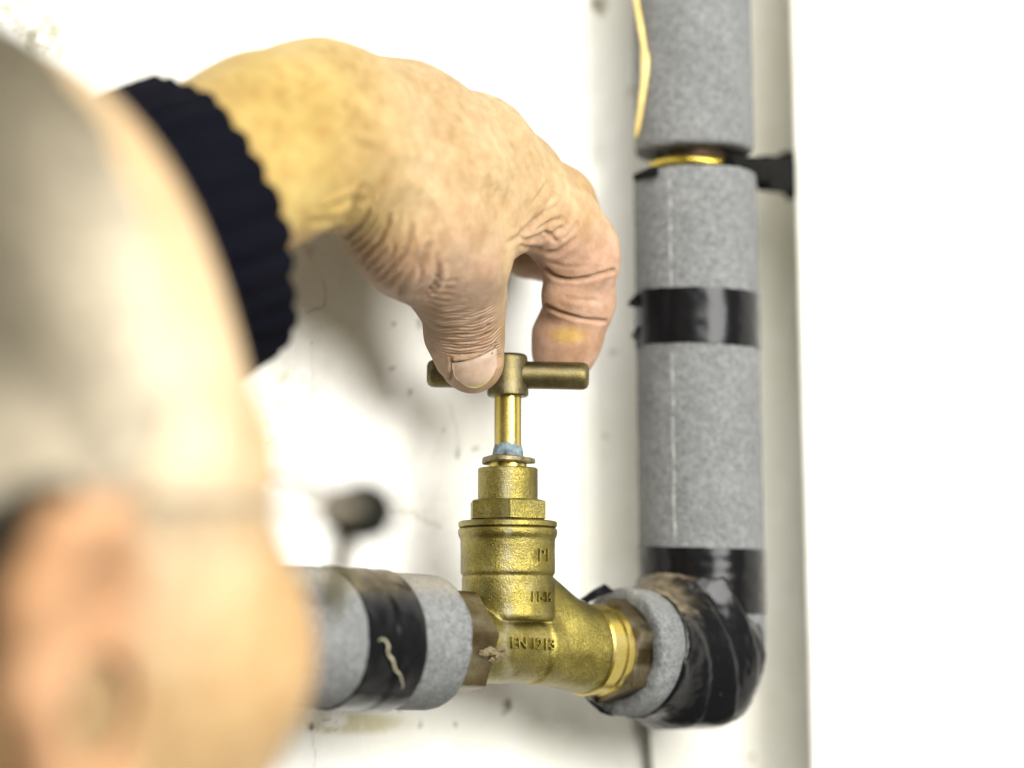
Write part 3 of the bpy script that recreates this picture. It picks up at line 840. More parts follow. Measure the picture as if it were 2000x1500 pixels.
# pipe clip
zc = rz(326); cc = RC + AV * zc
clip = thing('pipe_clip', cc, 'black pipe clip with a brass ring holding the upright pipe to the wall', 'clip')
v, f = lathe([(11.2, -2.0), (14.5, -2.0), (15.6, -1.2), (15.9, 0), (15.6, 1.2), (14.5, 2.0), (11.2, 2.0)], cc - AV * .9, nrm(AV + .05 * RIGHT), 64)
me = new_mesh('clip_ring', v, f, 40); set_float(me, 'grime', np.clip(.1 + .7 * fbm(v, 6, 3), 0, 1)); link('clip_ring', me, M_RING, clip)
def box_bar(p0, p1, w0, h0, w1, h1):
    a = nrm(p1 - p0); s, u, _ = frame(a); Vs = []
    n = 10
    for k in range(n + 1):
        w = k / n; c = p0 + (p1 - p0) * w; ww = w0 + (w1 - w0) * w; hh = h0 + (h1 - h0) * (w ** 2)
        for dx, dz in ((-1, -.7), (-.7, -1), (.7, -1), (1, -.7), (1, .7), (.7, 1), (-.7, 1), (-1, .7)):
            Vs.append(c + s * dx * ww / 2 + u * dz * hh / 2)
    F = []
    for k in range(n):
        for j in range(8): F.append((k * 8 + j, k * 8 + (j + 1) % 8, (k + 1) * 8 + (j + 1) % 8, (k + 1) * 8 + j))
    F.append(tuple(range(7, -1, -1))); F.append(tuple(n * 8 + j for j in range(8)))
    return np.array(Vs), F
def merge2(ps):
    vs, fs, o = [], [], 0
    for v, f in ps:
        vs.append(v); fs += [tuple(int(i) + o for i in q) for q in f]; o += len(v)
    return np.concatenate(vs), fs
def cp(px, py, d): return to_world(H(px, py, d))
dcl = project(cc[None])[2][0]
v, f = merge2([box_bar(cp(1448, 328, dcl + 2), cp(1500, 334, dcl + 24), 5, 7.5, 5, 8.0), box_bar(cp(1490, 338, dcl + 22), cp(1564, 344, dcl + 58), 6, 12.0, 6.5, 14.0)])
link('clip_arm', new_mesh('clip_arm', v, f, 40), M_CLIP, clip)
v, f = box_bar(cp(1540, 298, dcl + 56), cp(1556, 385, dcl + 60), 7, 6, 7, 6)
link('clip_base', new_mesh('clip_base', v, f, 40), M_CLIP, clip)
v, f = lathe([(0, -1), (3.4, -1), (3.6, .2), (3.0, 1.2), (1.1, 1.3), (1.0, .5), (0, .5)], cp(1542, 342, dcl + 50), -FWD, 24)
link('screw', new_mesh('screw', v, f, 40), M_SCREW, clip)
# dark ends of the clip band showing at the left
v, f = box_bar(cp(1244, 347, dcl - 6), cp(1278, 334, dcl - 18), 3, 2.4, 3, 3.2)
link('clip_band_end', new_mesh('clip_band_end', v, f, 40), M_CLIP, clip)
v, f = box_bar(cp(1425, 322, dcl - 15), cp(1472, 330, dcl + 2), 3.5, 6.0, 5, 8)
me = new_mesh('clip_lug', v, f, 40); link('clip_lug', me, M_CLIP, clip)
print('pipes', round(time.time() - T0, 1))

# ------------------------------------------------------------------ the person: one body (head, trunk, arm and hand), clothing and hair as parts
# sculpted in the camera-aligned frame (x right, y away, z up; mm), then turned into the world
ALPHA = math.radians(50)
hf = nrm(V(math.cos(ALPHA), math.sin(ALPHA), 0.06)); hl = nrm(np.cross(V(0, 0, 1), hf)); hu = np.cross(hf, hl)
roll = math.radians(0); HS = 1.06
HR = np.stack([hf, hl, hu], 1)                             # head-local -> frame
HO = H(158, 1275, -318) - HR @ (HS * V(0, -80, 0))
def hd(x, y, z): return HO + HR @ (HS * V(x, y, z))
def he(c, r): return ell(hd(*c), HS * V(*r), HR)
def hc(a, b, ra, rb): return cap(hd(*a), hd(*b), ra * HS, rb * HS)
HEAD = [he((-8, 0, 44), (97, 77, 73)), (he((40, 0, -8), (54, 62, 84)), 25), (he((38, 0, -62), (46, 50, 38)), 25),
        (he((58, -46, -12), (24, 18, 20)), 22), (he((58, 46, -12), (24, 18, 20)), 22), (hc((74, -36, 26), (86, 0, 30), 9, 10), 14), (hc((74, 36, 26), (86, 0, 30), 9, 10), 14),
        (hc((94, 0, 20), (114, 0, -20), 7, 10), 10), (hc((100, -10, -24), (100, 10, -24), 8, 8), 8), (hc((92, -20, -52), (92, 20, -52), 7, 7), 8), (hc((82, 0, -84), (78, 0, -92), 15, 15), 16),
        (hc((-30, 0, -40), (-58, 0, -190), 60, 62), 40), (he((22, 0, 66), (50, 62, 50)), 16)]
EARS = []
for sy in (-1, 1):
    e = lambda x, y, z: (x, sy * y, z)
    pts = [(6, 76, 6), (8, 79, 24), (0, 84, 35), (-14, 88, 34), (-24, 90, 22), (-25, 89, 4), (-18, 86, -14), (-8, 81, -26), (2, 77, -28), (6, 75, -18)]
    pts = [(.9 * a + 3, b, .86 * c - 8) for a, b, c in pts]; e0 = e; e = lambda x, y, z: e0(.9 * x + 3, y, .86 * z - 8)
    EARS += [(he(e(-8, 80, 4), (15, 5, 25)), 4)] + [(hc(e0(*a), e0(*b), 4.6, 4.6), 5) for a, b in zip(pts[:-1], pts[1:])]
    EARS += [(hc(e(-2, 80, 22), e(-16, 86, 8), 3, 3.4), 4), (hc(e(-16, 86, 8), e(-8, 84, -14), 3.4, 3), 4), (hc(e(7, 77, 2), e(7, 77, -6), 4.5, 4.5), 4), (he(e(-2, 78, -24), (10, 6, 9)), 6)]
EARCUT = [hc((0, sy * 86, -10), (10, sy * 54, -10), 9.5, 6.5) for sy in (-1, 1)] + [hc((-2, sy * 87, 6), (-8, sy * 88, 6), 5, 4) for sy in (-1, 1)]
EYECUT = [he((96, sy * 31, 12), (15, 17, 12)) for sy in (-1, 1)]
NECK = hd(-58, 0, -190)
WR = H(520, 296, -86)                                      # the wrist end of the forearm
ELB = WR + V(-.72, -.60, -.36) * 262
LAT = V(-.74, -.67, 0)
SHL = NECK + LAT * 165 + V(0, 0, -45); SHR = NECK - LAT * 165 + V(0, 0, -45)
TRUNK = [cap(NECK, NECK + V(0, 0, -70), 64, 80), (cap(SHL, SHR, 52, 52), 40), (cap(NECK + V(0, 0, -150) + LAT * 70, NECK + V(0, 0, -150) - LAT * 70, 105, 105), 50), (cap(NECK + V(0, 0, -360) + LAT * 50, NECK + V(0, 0, -360) - LAT * 50, 105, 105), 60),
         (cap(SHL, ELB, 50, 40), 30), (cap(ELB, WR, 40, 23.5), 12), (cap(SHR, SHR + V(30, -40, -280), 50, 40), 30)]
# --- the left hand
PALM = [(cap(H(380, 400, -112), H(520, 292, -86), 24, 23.5), 20), (cap(H(520, 284, -86), H(622, 252, -62), 22.5, 22.5), 14),
        (cap(H(560, 280, -88), H(640, 278, -78), 16.5, 16.5), 12),
        (cap(H(622, 256, -62), H(790, 262, -36), 23.5, 19), 12), (cap(H(790, 262, -36), H(930, 292, -14), 19, 15.0), 10), (cap(H(930, 292, -14), H(1015, 345, 6), 14.5, 12.0), 8),
        (cap(H(705, 300, -68), H(860, 345, -38), 15, 15.5), 9), (cap(H(860, 345, -38), H(1025, 385, -10), 16, 12.6), 10),
        (cap(H(640, 262, -45), H(900, 330, 8), 20, 15), 12), (cap(H(690, 300, -30), H(870, 370, 18), 15, 14), 12)]
THUMB = [cap(H(722, 358, -66), H(806, 444, -48), 12.5, 15.5), (cap(H(800, 455, -48), H(893, 506, -32), 17.5, 14.2), 8), (cap(H(893, 506, -32), H(903, 580, -21), 14.2, 12.0), 6),
         (cap(H(903, 580, -21), H(906, 650, -14.5), 12.0, 11.0), 4), (cap(H(906, 650, -14.5), H(919, 700, -13.0), 11.0, 9.2), 4), (cap(H(919, 700, -13.0), H(924, 713, -12.6), 9.2, 7.6), 3),
         (cap(H(738, 425, -58), H(800, 508, -45), 7.5, 8), 7), (cap(H(800, 508, -45), H(868, 582, -27), 8.0, 7.4), 7)]
WEB = [cap(H(880, 430, -38), H(985, 415, -16), 13, 10), (cap(H(900, 400, -28), H(1000, 400, -8), 14, 12), 8), (cap(H(930, 450, -30), H(975, 455, -18), 9, 6), 8)]
INDEX = [cap(H(1022, 378, -9), H(1095, 440, -1), 13.0, 12.0), (cap(H(1095, 440, -1), H(1136, 487, 5), 12.0, 11.2), 5),
         (cap(H(1136, 487, 5), H(1137, 512, 7), 11.0, 11.0), 4), (cap(H(1137, 512, 7), H(1133, 590, 12), 10.8, 10.5), 3), (cap(H(1133, 590, 12), H(1108, 662, 14.2), 10.8, 10.7), 3), (cap(H(1107, 662, 14.2), H(1100, 690, 14.5), 10.9, 9.8), 3),
         (cap(H(1098, 510, 0), H(1150, 515, 1), 6, 6), 5), (cap(H(1098, 578, 4), H(1112, 578, 4), 6.2, 6.2), 5)]
MIDDLE = [cap(H(1000, 335, 10), H(1090, 398, 24), 12, 11.2), (cap(H(1090, 398, 24), H(1105, 425, 32), 11.2, 10.6), 5), (cap(H(1105, 425, 32), H(1088, 494, 36), 10.4, 9.8), 4), (cap(H(1088, 494, 36), H(1034, 494, 33), 9.6, 8.6), 3)]
RING = [cap(H(985, 345, 26), H(1045, 400, 36), 12, 10.6), (cap(H(1045, 400, 36), H(1050, 455, 42), 10.2, 9.6), 4), (cap(H(1050, 455, 42), H(1000, 462, 35), 9.8, 8.6), 3)]
LITTLE = [cap(H(930, 345, 24), H(985, 395, 40), 11, 9.2), (cap(H(985, 395, 40), H(985, 440, 42), 9.0, 8.4), 4), (cap(H(985, 440, 42), H(940, 445, 35), 8.2, 7.4), 3)]
def hand_sdf(P, lo=None, hi=None):
    palm = blend(PALM, P, 10, lo, hi)
    th = blend(THUMB, P, 6, lo, hi)
    d = smin(palm, th, 9)
    d = smin(d, blend(WEB, P, 8, lo, hi), 6)
    fi = [smin(d, blend(F, P, 4, lo, hi), k) for F, k in ((INDEX, 6), (MIDDLE, 8), (RING, 8), (LITTLE, 8))]
    r = fi[0]
    for q in fi[1:]: r = smin(r, q, 1.2)
    return r
def head_sdf(P, lo=None, hi=None):
    d = blend(HEAD, P, 18, lo, hi)
    d = smax(d, -blend(EYECUT, P, 4), 10)
    e = blend(EARS, P, 4, lo, hi)
    e = smax(e, -blend(EARCUT, P, 2), 2.5)
    return smin(d, e, 4)
def body_sdf(P, lo=None, hi=None):
    out = np.full(len(P), 60.0)
    q = lambda c0, c1: lo is None or (np.all(hi > np.array(c0) - 40) and np.all(lo < np.array(c1) + 40))
    if q((-135, -150, -5), (60, 80, 115)): out = np.minimum(out, hand_sdf(P, lo, hi))
    if q(HO - 125, HO + V(130, 130, 140)): out = np.minimum(out, head_sdf(P, lo, hi))
    t = blend(TRUNK, P, 20, lo, hi)
    return smin(out, t, 6)
def uneven(a, fine0, fine1, b, hs, mid0, mid1, hm, big):
    xs = [a]
    while xs[-1] < b:
        x = xs[-1]
        st = hs if fine0 - 2 <= x <= fine1 else (hm if mid0 <= x <= mid1 else big)
        nx = x + st
        for lim in (fine0, mid0):
            if x < lim - 1e-6 < nx: nx = lim
        xs.append(nx)
    return np.array(xs)
hm = 2.2
gx = uneven(-480, -112, 42, 140, .62, HO[0] - 112, -40, hm, 8)
gy = uneven(-560, -112, 72, 40 + 60, .62, HO[1] - 112, HO[1] + 112, hm, 8)
gz = uneven(-640, -6, 110, 140, .62, HO[2] - 120, HO[2] + 130, hm, 8)
pv, pf = surface(body_sdf, gx, gy, gz, 8, 6.0)
print('body mesh', len(pv), len(pf), round(time.time() - T0, 1))

# creases, folds and veins, carved along the lines they follow
fx = lambda q: (1000 + q[:, 0] / (.16 * (1 + q[:, 1] / D)), 750 - q[:, 2] / (.16 * (1 + q[:, 1] / D)))
hpx, hpy = fx(pv)
pn = vnormals(pv, pf)
is_hand = (pv[:, 0] > -115) & (pv[:, 2] > -8) & (pv[:, 1] > -125) & (pv[:, 0] < 60)
view = nrm(V(0, 1, 0)); facing = np.clip(-(pn[:, 1]), 0, 1)
disp = np.zeros(len(pv)); 
def pdist(pts, sel, wob=1.5):
    q = np.stack([hpx[sel], hpy[sel]], 1)
    q = q + wob * np.stack([vnoise(pv[sel], 2.5, 71), vnoise(pv[sel], 2.5, 72)], 1)
    d = np.full(len(q), 1e9); along = np.zeros(len(q)); L = 0
    tot = sum(math.hypot(b[0] - a[0], b[1] - a[1]) for a, b in zip(pts[:-1], pts[1:]))
    for a, b in zip(pts[:-1], pts[1:]):
        a_ = np.array(a, float); ba = np.array(b, float) - a_; l = math.sqrt(ba @ ba)
        h = np.clip(((q - a_) @ ba) / (ba @ ba), 0, 1); dd = np.linalg.norm(q - a_ - h[:, None] * ba, axis=1)
        m = dd < d; d[m] = dd[m]; along[m] = (L + h[m] * l) / tot; L += l
    return d, along
def spline(pts, n=6):
    P = np.array(pts, float)
    if len(P) < 3: return pts
    t = np.linspace(0, len(P) - 1, (len(P) - 1) * n + 1); i = np.clip(t.astype(int), 0, len(P) - 2); f = (t - i)[:, None]
    gk = lambda k: P[np.clip(k, 0, len(P) - 1)]
    p0, p1, p2, p3 = gk(i - 1), gk(i), gk(i + 1), gk(i + 2)
    return [tuple(x) for x in .5 * (2 * p1 + (p2 - p0) * f + (2 * p0 - 5 * p1 + 4 * p2 - p3) * f ** 2 + (3 * p1 - p0 - 3 * p2 + p3) * f ** 3)]
def crease(pts, depth, w, dmin=-130, dmax=14, taper=True, tone=.5, bulge=.35, minface=.02):
    pts = spline(pts, 4)
    xs = [p[0] for p in pts]; ys = [p[1] for p in pts]
    sel = np.nonzero(is_hand & (hpx > min(xs) - 30) & (hpx < max(xs) + 30) & (hpy > min(ys) - 30) & (hpy < max(ys) + 30) & (facing > minface) & (pv[:, 1] > dmin) & (pv[:, 1] < dmax))[0]
    if not len(sel): return
    d, al = pdist(pts, sel)
    tp = np.clip(np.minimum(al, 1 - al) * 6, 0, 1) ** .7 if taper else 1.0
    gg = np.exp(-(d / w) ** 2); bb = np.exp(-((d - 2.1 * w) / (1.2 * w)) ** 2)
    disp[sel] += 1.3 * tp * (-depth * gg + depth * bulge * bb)
# index finger joints
crease([(1062, 492), (1085, 492), (1108, 478), (1125, 462)], .7, 5)
crease([(1066, 526), (1085, 541), (1120, 545), (1160, 540), (1196, 530)], 1.15, 3.8, taper=False, tone=.9, bulge=.1)
crease([(1066, 597), (1085, 606), (1110, 616), (1145, 624), (1182, 628)], 1.0, 3.6, taper=False, tone=.9, bulge=.1)
crease([(1100, 580), (1140, 586), (1175, 588)], .2, 4)
crease([(1072, 512), (1110, 520), (1150, 518)], .15, 4)
for p in [[(1002, 462), (1030, 468), (1052, 462), (1072, 446)], [(1010, 478), (1040, 484), (1060, 486)], [(1032, 446), (1050, 430), (1075, 410), (1090, 396)], [(1045, 452), (1062, 440), (1082, 432), (1100, 425)],
          [(1055, 470), (1078, 458), (1100, 440)], [(1062, 452), (1078, 462), (1086, 474)], [(1020, 455), (1048, 438), (1070, 400), (1085, 375)], [(1100, 470), (1118, 452), (1128, 432)], [(1040, 400), (1060, 372), (1070, 350)]]:
    crease(p, .5, 4.5, tone=.45)
crease([(988, 482), (989, 450), (986, 420), (992, 380), (996, 345)], .75, 7, tone=.35)
crease([(988, 482), (1010, 462), (1034, 440), (1056, 410)], .6, 5, tone=.4)
# thumb: knuckle wrinkles
TW = [[(850, 650), (880, 657), (915, 652), (945, 640), (972, 628)], [(858, 662), (890, 671), (925, 664), (955, 650), (975, 640)], [(864, 672), (895, 679), (930, 676), (958, 660)], [(880, 690), (910, 693), (935, 686), (965, 672)],
      [(842, 632), (870, 642), (905, 640), (940, 624), (974, 612)], [(838, 615), (865, 626), (895, 626), (930, 612), (970, 594)], [(833, 598), (858, 611), (888, 612), (920, 602)], [(830, 584), (852, 597), (882, 600), (915, 590)],
      [(828, 572), (850, 584), (880, 588)], [(832, 560), (856, 572), (888, 574)], [(838, 548), (862, 560), (892, 560)], [(846, 538), (868, 548), (894, 545)], [(944, 652), (952, 640), (950, 630)], [(945, 654), (962, 650)]]
for i, p in enumerate(TW): crease(p, .34 if i < 5 else .26, 3.4, tone=.5 if i < 5 else .35)
crease([(968, 668), (966, 690), (972, 702)], .3, 3.0)
# thenar folds hanging under the thumb's root
OUT = np.array([(652, 424), (684, 466), (724, 520), (770, 560), (803, 573), (836, 596)], float)   # lower edge of the thumb's root
INN = np.array([(722, 345), (752, 372), (790, 412), (832, 452), (862, 492), (893, 540)], float)
for i in range(17):
    w = i / 18 * 5; k = min(int(w), 4); f_ = w - k; jx = 9 * math.sin(i * 2.7)
    e_ = OUT[k] + (OUT[k + 1] - OUT[k]) * f_; s_ = INN[k] + (INN[k + 1] - INN[k]) * f_
    ln = .55 + .45 * abs(math.sin(i * 1.9 + .5)); s_ = e_ + (s_ - e_) * ln
    m_ = (s_ + e_) / 2 + np.array([7 + 4 * math.sin(i), 8 + 5 * math.cos(i * 1.3)])
    e2 = e_ + (e_ - m_) * .25
    big = i % 3 == 0
    crease([tuple(s_ + [jx * .4, 0]), tuple(m_), tuple(e_), tuple(e2)], .95 if big else .5, 5.5 if big else 4.2, tone=.5 if big else .3, minface=-.4, bulge=.5)
for p in [[(598, 436), (640, 428), (680, 408), (712, 380)], [(640, 440), (676, 424), (706, 398), (726, 366)], [(655, 400), (690, 385), (715, 360)], [(625, 415), (660, 400), (690, 380)]]:
    crease(p, 1.0, 6.5, tone=.45, minface=-.4)
for i in range(16):                                          # fine lines fanning over the back of the thumb and hand
    x = 830 + 10 * i; y = 470 - 9 * i + 6 * math.sin(i * 2.1)
    crease([(x, y + 40), (x + 9 + 3 * math.sin(i), y + 5), (x + 10, y - 28)], .14, 4, tone=.12)
for i in range(14):
    x = 1000 + 6 * i; y = 330 + 4.5 * i
    crease([(x - 14, y + 26), (x + 2, y + 6), (x + 12, y - 12)], .13, 3.5, tone=.15)
for p_, d_, w_ in [([(690, 175), (800, 215), (920, 275), (1000, 320)], .55, 15), ([(740, 290), (860, 315), (960, 350), (1020, 376)], .5, 17), ([(560, 180), (640, 215), (720, 230), (800, 262)], .4, 10), ([(640, 215), (700, 262), (760, 282)], .35, 9), ([(800, 345), (860, 400), (890, 470), (900, 510)], .6, 15)]:
    crease(p_, -d_, w_, tone=0, bulge=.2)
# soft forms: thumb joint, tendons
def bump_at(x, y, r, h, dmin=-130, dmax=20):
    sel = is_hand & (pv[:, 1] > dmin) & (pv[:, 1] < dmax) & (facing > .0)
    d = np.hypot(hpx - x, hpy - y) / r; disp[sel] += h * np.exp(-d[sel] ** 2)
bump_at(1125, 512, 38, .5); bump_at(1125, 582, 36, .7); bump_at(1110, 660, 40, .4); bump_at(945, 525, 34, 1.4); bump_at(890, 545, 30, .5); bump_at(1010, 320, 50, .9); bump_at(905, 440, 60, .8); bump_at(700, 300, 60, -.8); bump_at(780, 420, 40, -.6)
disp += np.where(is_hand, .35 * fbm(pv, 14, 81) + .10 * fbm(pv, 4, 85), 0)
# nail bed: flattened face, raised folds round it
NAIL = [(884, 707), (910, 706), (940, 698), (968, 676), (972, 684), (970, 712), (962, 734), (945, 747), (922, 752), (900, 745), (888, 730)]
fade = smooth(-116, -108, pv[:, 0]) * smooth(-8, -3, pv[:, 2])
NC = np.array([(882, 704), (925, 706), (966, 674), (972, 700), (960, 740), (925, 756), (893, 746)], float)
inside = np.ones(len(pv), bool)
from_c = np.stack([hpx, hpy], 1)
for a_, b_ in zip(NC, np.roll(NC, -1, 0)):
    inside &= ((b_[0] - a_[0]) * (from_c[:, 1] - a_[1]) - (b_[1] - a_[1]) * (from_c[:, 0] - a_[0])) > 0
inside &= is_hand & (facing > .1) & (pv[:, 1] < -8)
disp[inside] = 0
crease([(880, 738), (884, 722), (884, 706), (882, 700)], .5, 3.2, tone=.5, taper=False); crease([(884, 706), (915, 706), (942, 696), (968, 672)], .4, 3.0, tone=.45)
crease([(968, 672), (973, 690), (971, 712)], .4, 3.0, tone=.4, taper=False)
crease([(876, 738), (878, 720), (880, 703), (908, 699), (938, 689), (966, 664)], -.45, 4.0, tone=0, bulge=0)
crease([(977, 680), (979, 700), (974, 720)], -.25, 3.5, tone=0, bulge=0)
pv2 = pv + pn * (disp * fade)[:, None]

# skin colours, plus a highlight painted on the temple
yel = V(.385, .288, .092); pal = V(.42, .312, .172); pnk = V(.385, .268, .192); org = V(.44, .278, .205)
tint = np.tile(V(.46, .30, .14), (len(pv), 1))
def paint(w, c): 
    global tint
    tint = tint * (1 - w[:, None]) + w[:, None] * np.asarray(c)
h = is_hand.astype(float)
paint(h, pal)
paint(h * smooth(860, 620, hpx), yel)
paint(h * smooth(420, 520, hpy) * smooth(1000, 960, hpx) * .9, pnk)
paint(h * .55 * np.exp(-(((hpx - 890) / 70) ** 2 + ((hpy - 430) / 60) ** 2)), (.43, .29, .18))
paint(h * smooth(980, 1060, hpx) * smooth(380, 500, hpy) * .85, org)
paint(h * smooth(.5, 1.0, np.exp(-(((hpx - 1110) / 60) ** 2 + ((hpy - 655) / 26) ** 2))) * .9, (.52, .37, .12))
paint(h * .4 * np.exp(-(((hpx - 1120) / 70) ** 2 + ((hpy - 400) / 50) ** 2)), (.52, .34, .20))
rg = np.random.default_rng(5)
for k in range(230):
    x, y = (rg.uniform(370, 760), rg.uniform(95, 420)) if k < 170 else (rg.uniform(700, 1080), rg.uniform(140, 420))
    sel = np.nonzero(is_hand & (np.abs(hpx - x) < 26) & (np.abs(hpy - y) < 26) & (facing > 0))[0]
    if not len(sel): continue
    r_ = rg.uniform(3.0, 8.5) if k < 170 else rg.uniform(2.5, 5.0); a_ = rg.uniform(.12, .48) * (1 if k < 170 else .6)
    dd = np.hypot(hpx[sel] - x + 3 * vnoise(pv[sel], 1.2, 31), (hpy[sel] - y) * rg.uniform(.7, 1.3) + 3 * vnoise(pv[sel], 1.2, 32)) / r_
    w_ = (a_ * np.exp(-dd ** 2))[:, None]; tint[sel] = tint[sel] * (1 - w_) + w_ * np.array([.26, .135, .03])
pl = (pv - HO) @ HR / HS                                     # head-local
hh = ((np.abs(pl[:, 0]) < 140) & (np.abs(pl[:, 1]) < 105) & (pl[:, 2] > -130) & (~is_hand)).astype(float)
paint(hh, (.40, .275, .13))
paint(hh * .8 * np.exp(-(((pl[:, 0] - 34) / 30) ** 2 + ((pl[:, 2] - 34) / 40) ** 2)) * (pl[:, 1] < 0), (.66, .57, .43))  # pale highlight on the temple, painted into the skin tint
ear = hh * smooth(74, 80, np.abs(pl[:, 1]))
paint(ear * .95, (.43, .25, .135)); paint(hh * .7 * np.exp(-(((pl[:, 0] - 62) / 25) ** 2 + ((pl[:, 2] + 10) / 22) ** 2)), (.47, .31, .14))
me = new_mesh('person', to_world(pv2), pf)
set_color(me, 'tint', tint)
set_float(me, 'freckle', h * smooth(900, 560, hpx) * .9 + .12 * h)
ta = (pv - H(893, 506, -32)) @ nrm(H(906, 650, -14) - H(893, 506, -32))
set_float(me, 'wt', ta)
set_float(me, 'wr', h * np.clip(smooth(520, 560, hpy) * smooth(700, 685, hpy) * smooth(1000, 985, hpx) * (hpx > 780), 0, 1))
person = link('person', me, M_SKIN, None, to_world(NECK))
tag(person, 'grey haired person seen blurred from behind, reaching a bare hand to the brass T-handle', 'person')
print('person', round(time.time() - T0, 1))

# thumb nail: a curved plate laid on the thumb's face
def first_hit(px, py, f, d0=-60, d1=40):
    ds = np.arange(d0, d1, .06); sc_ = .16 * (1 + ds / D); Q = np.stack([(px - 1000) * sc_, ds, (750 - py) * sc_], 1); v = f(Q)
    i = np.argmax(v < 0) if (v < 0).any() else int(np.argmin(v)); return Q[i]
def thumb_only(P): return blend(THUMB, P, 6)
def build_nail():
    n, m = 22, 20; G = np.zeros((n, m, 3))
    for i in range(n):
        u = i / (n - 1)                                     # across
        for j in range(m):
            w = j / (m - 1)                                 # along, root -> tip
            lx, rx = np.interp(w, [0, .25, .6, .85, 1], [884, 884, 887, 893, 901]), np.interp(w, [0, .25, .6, .85, 1], [968, 970, 969, 963, 956])
            ty = 707 - 30 * u ** 1.8; by = 740 + 16 * math.sin(math.pi * (u * .92 + .04)) ** .8 - 6 * (u - .5)
            x = lx + (rx - lx) * u; y = ty + (by - ty) * w
            q = first_hit(x, y, hand_sdf, -26, 8); G[i, j] = q
    Q0 = G.reshape(-1, 3); gr = np.stack([hand_sdf(Q0 + e) - hand_sdf(Q0 - e) for e in np.eye(3) * .3], 1); gr /= np.linalg.norm(gr, axis=1, keepdims=True)
    G = (Q0 + gr * .34).reshape(n, m, 3)
    for k in range(2):
        G[1:-1, 1:-1] = (G[1:-1, 1:-1] * 2 + G[:-2, 1:-1] + G[2:, 1:-1] + G[1:-1, :-2] + G[1:-1, 2:]) / 6
    P = G.reshape(-1, 3); I = (np.arange(n - 1)[:, None] * m + np.arange(m - 1)).ravel()
    F = np.stack([I, I + 1, I + m + 1, I + m], 1)
    back = P - gr * 1.2; Q = np.concatenate([P, back]); b = np.array([j for j in range(m)] + [i * m + m - 1 for i in range(1, n)] + [(n - 1) * m + j for j in range(m - 2, -1, -1)] + [i * m for i in range(n - 2, 0, -1)])
    b2 = np.roll(b, -1); F = np.concatenate([F[:, ::-1], np.stack([b2, b, b + len(P), b2 + len(P)], 1)])
    me = new_mesh('thumb_nail', to_world(Q), F)
    w = np.tile(np.linspace(0, 1, m), n); u = np.repeat(np.linspace(0, 1, n), m)
    c = np.tile(V(.37, .265, .195), (n * m, 1)); lun = smooth(.30, .12, w + .1 * np.abs(u - .5)); c = c * (1 - .6 * lun[:, None]) + .6 * lun[:, None] * V(.42, .325, .26)
    tipw = smooth(.86, .95, w); c = c * (1 - tipw[:, None]) + tipw[:, None] * V(.33, .29, .14)
    set_color(me, 'tint', np.concatenate([c, c])); return link('thumb_nail', me, M_NAIL, person)
build_nail()
for sy in (-1, 1):
    bm = bmesh.new(); bmesh.ops.create_uvsphere(bm, u_segments=24, v_segments=16, radius=12 * HS); v = np.array([x.co[:] for x in bm.verts]); f = [[q.index for q in t.verts] for t in bm.faces]; bm.free()
    link('eye', new_mesh('eye', to_world(v + hd(80, sy * 31, 12)), f), M_EYE, person)

# short hair
def hair_sdf(P, lo=None, hi=None):
    q = (P - HO) @ HR / HS
    d = blend(HEAD[:2] + HEAD[-1:], P, 18) - 3.2 - 1.8 * fbm(P, 9, 91)
    line = 30 - .02 * (q[:, 2] - 60)     # hairline recedes up the forehead
    reg = smax(q[:, 0] - line, -20 - q[:, 2] + .9 * (q[:, 0] + 30), 8)
    
    earhole = 23 - np.sqrt((q[:, 0] + 2) ** 2 + (q[:, 2] + 4) ** 2)
    reg = smax(reg, earhole, 5)
    return smax(d, reg, 6)
hv, hfc = surface(hair_sdf, *[np.arange(HO[k] - 118, HO[k] + 135, 2.0) for k in range(3)])
hv = hv + vnormals(hv, hfc) * (1.2 * fbm(hv * V(1, 1, .4), 3, 95))[:, None]
me = new_mesh('hair', to_world(hv), hfc); q = (hv - HO) @ HR / HS
wf = smooth(-14, 30, q[:, 0]) * smooth(105, 55, q[:, 2]); wl = smooth(60, 20, q[:, 2]); w = np.clip(np.maximum(wf, .8 * wl), 0, 1)[:, None]
set_color(me, 'tint', np.array([.058, .049, .031]) * (1 - w) + np.array([.38, .33, .245]) * w); link('hair', me, M_HAIR, person)

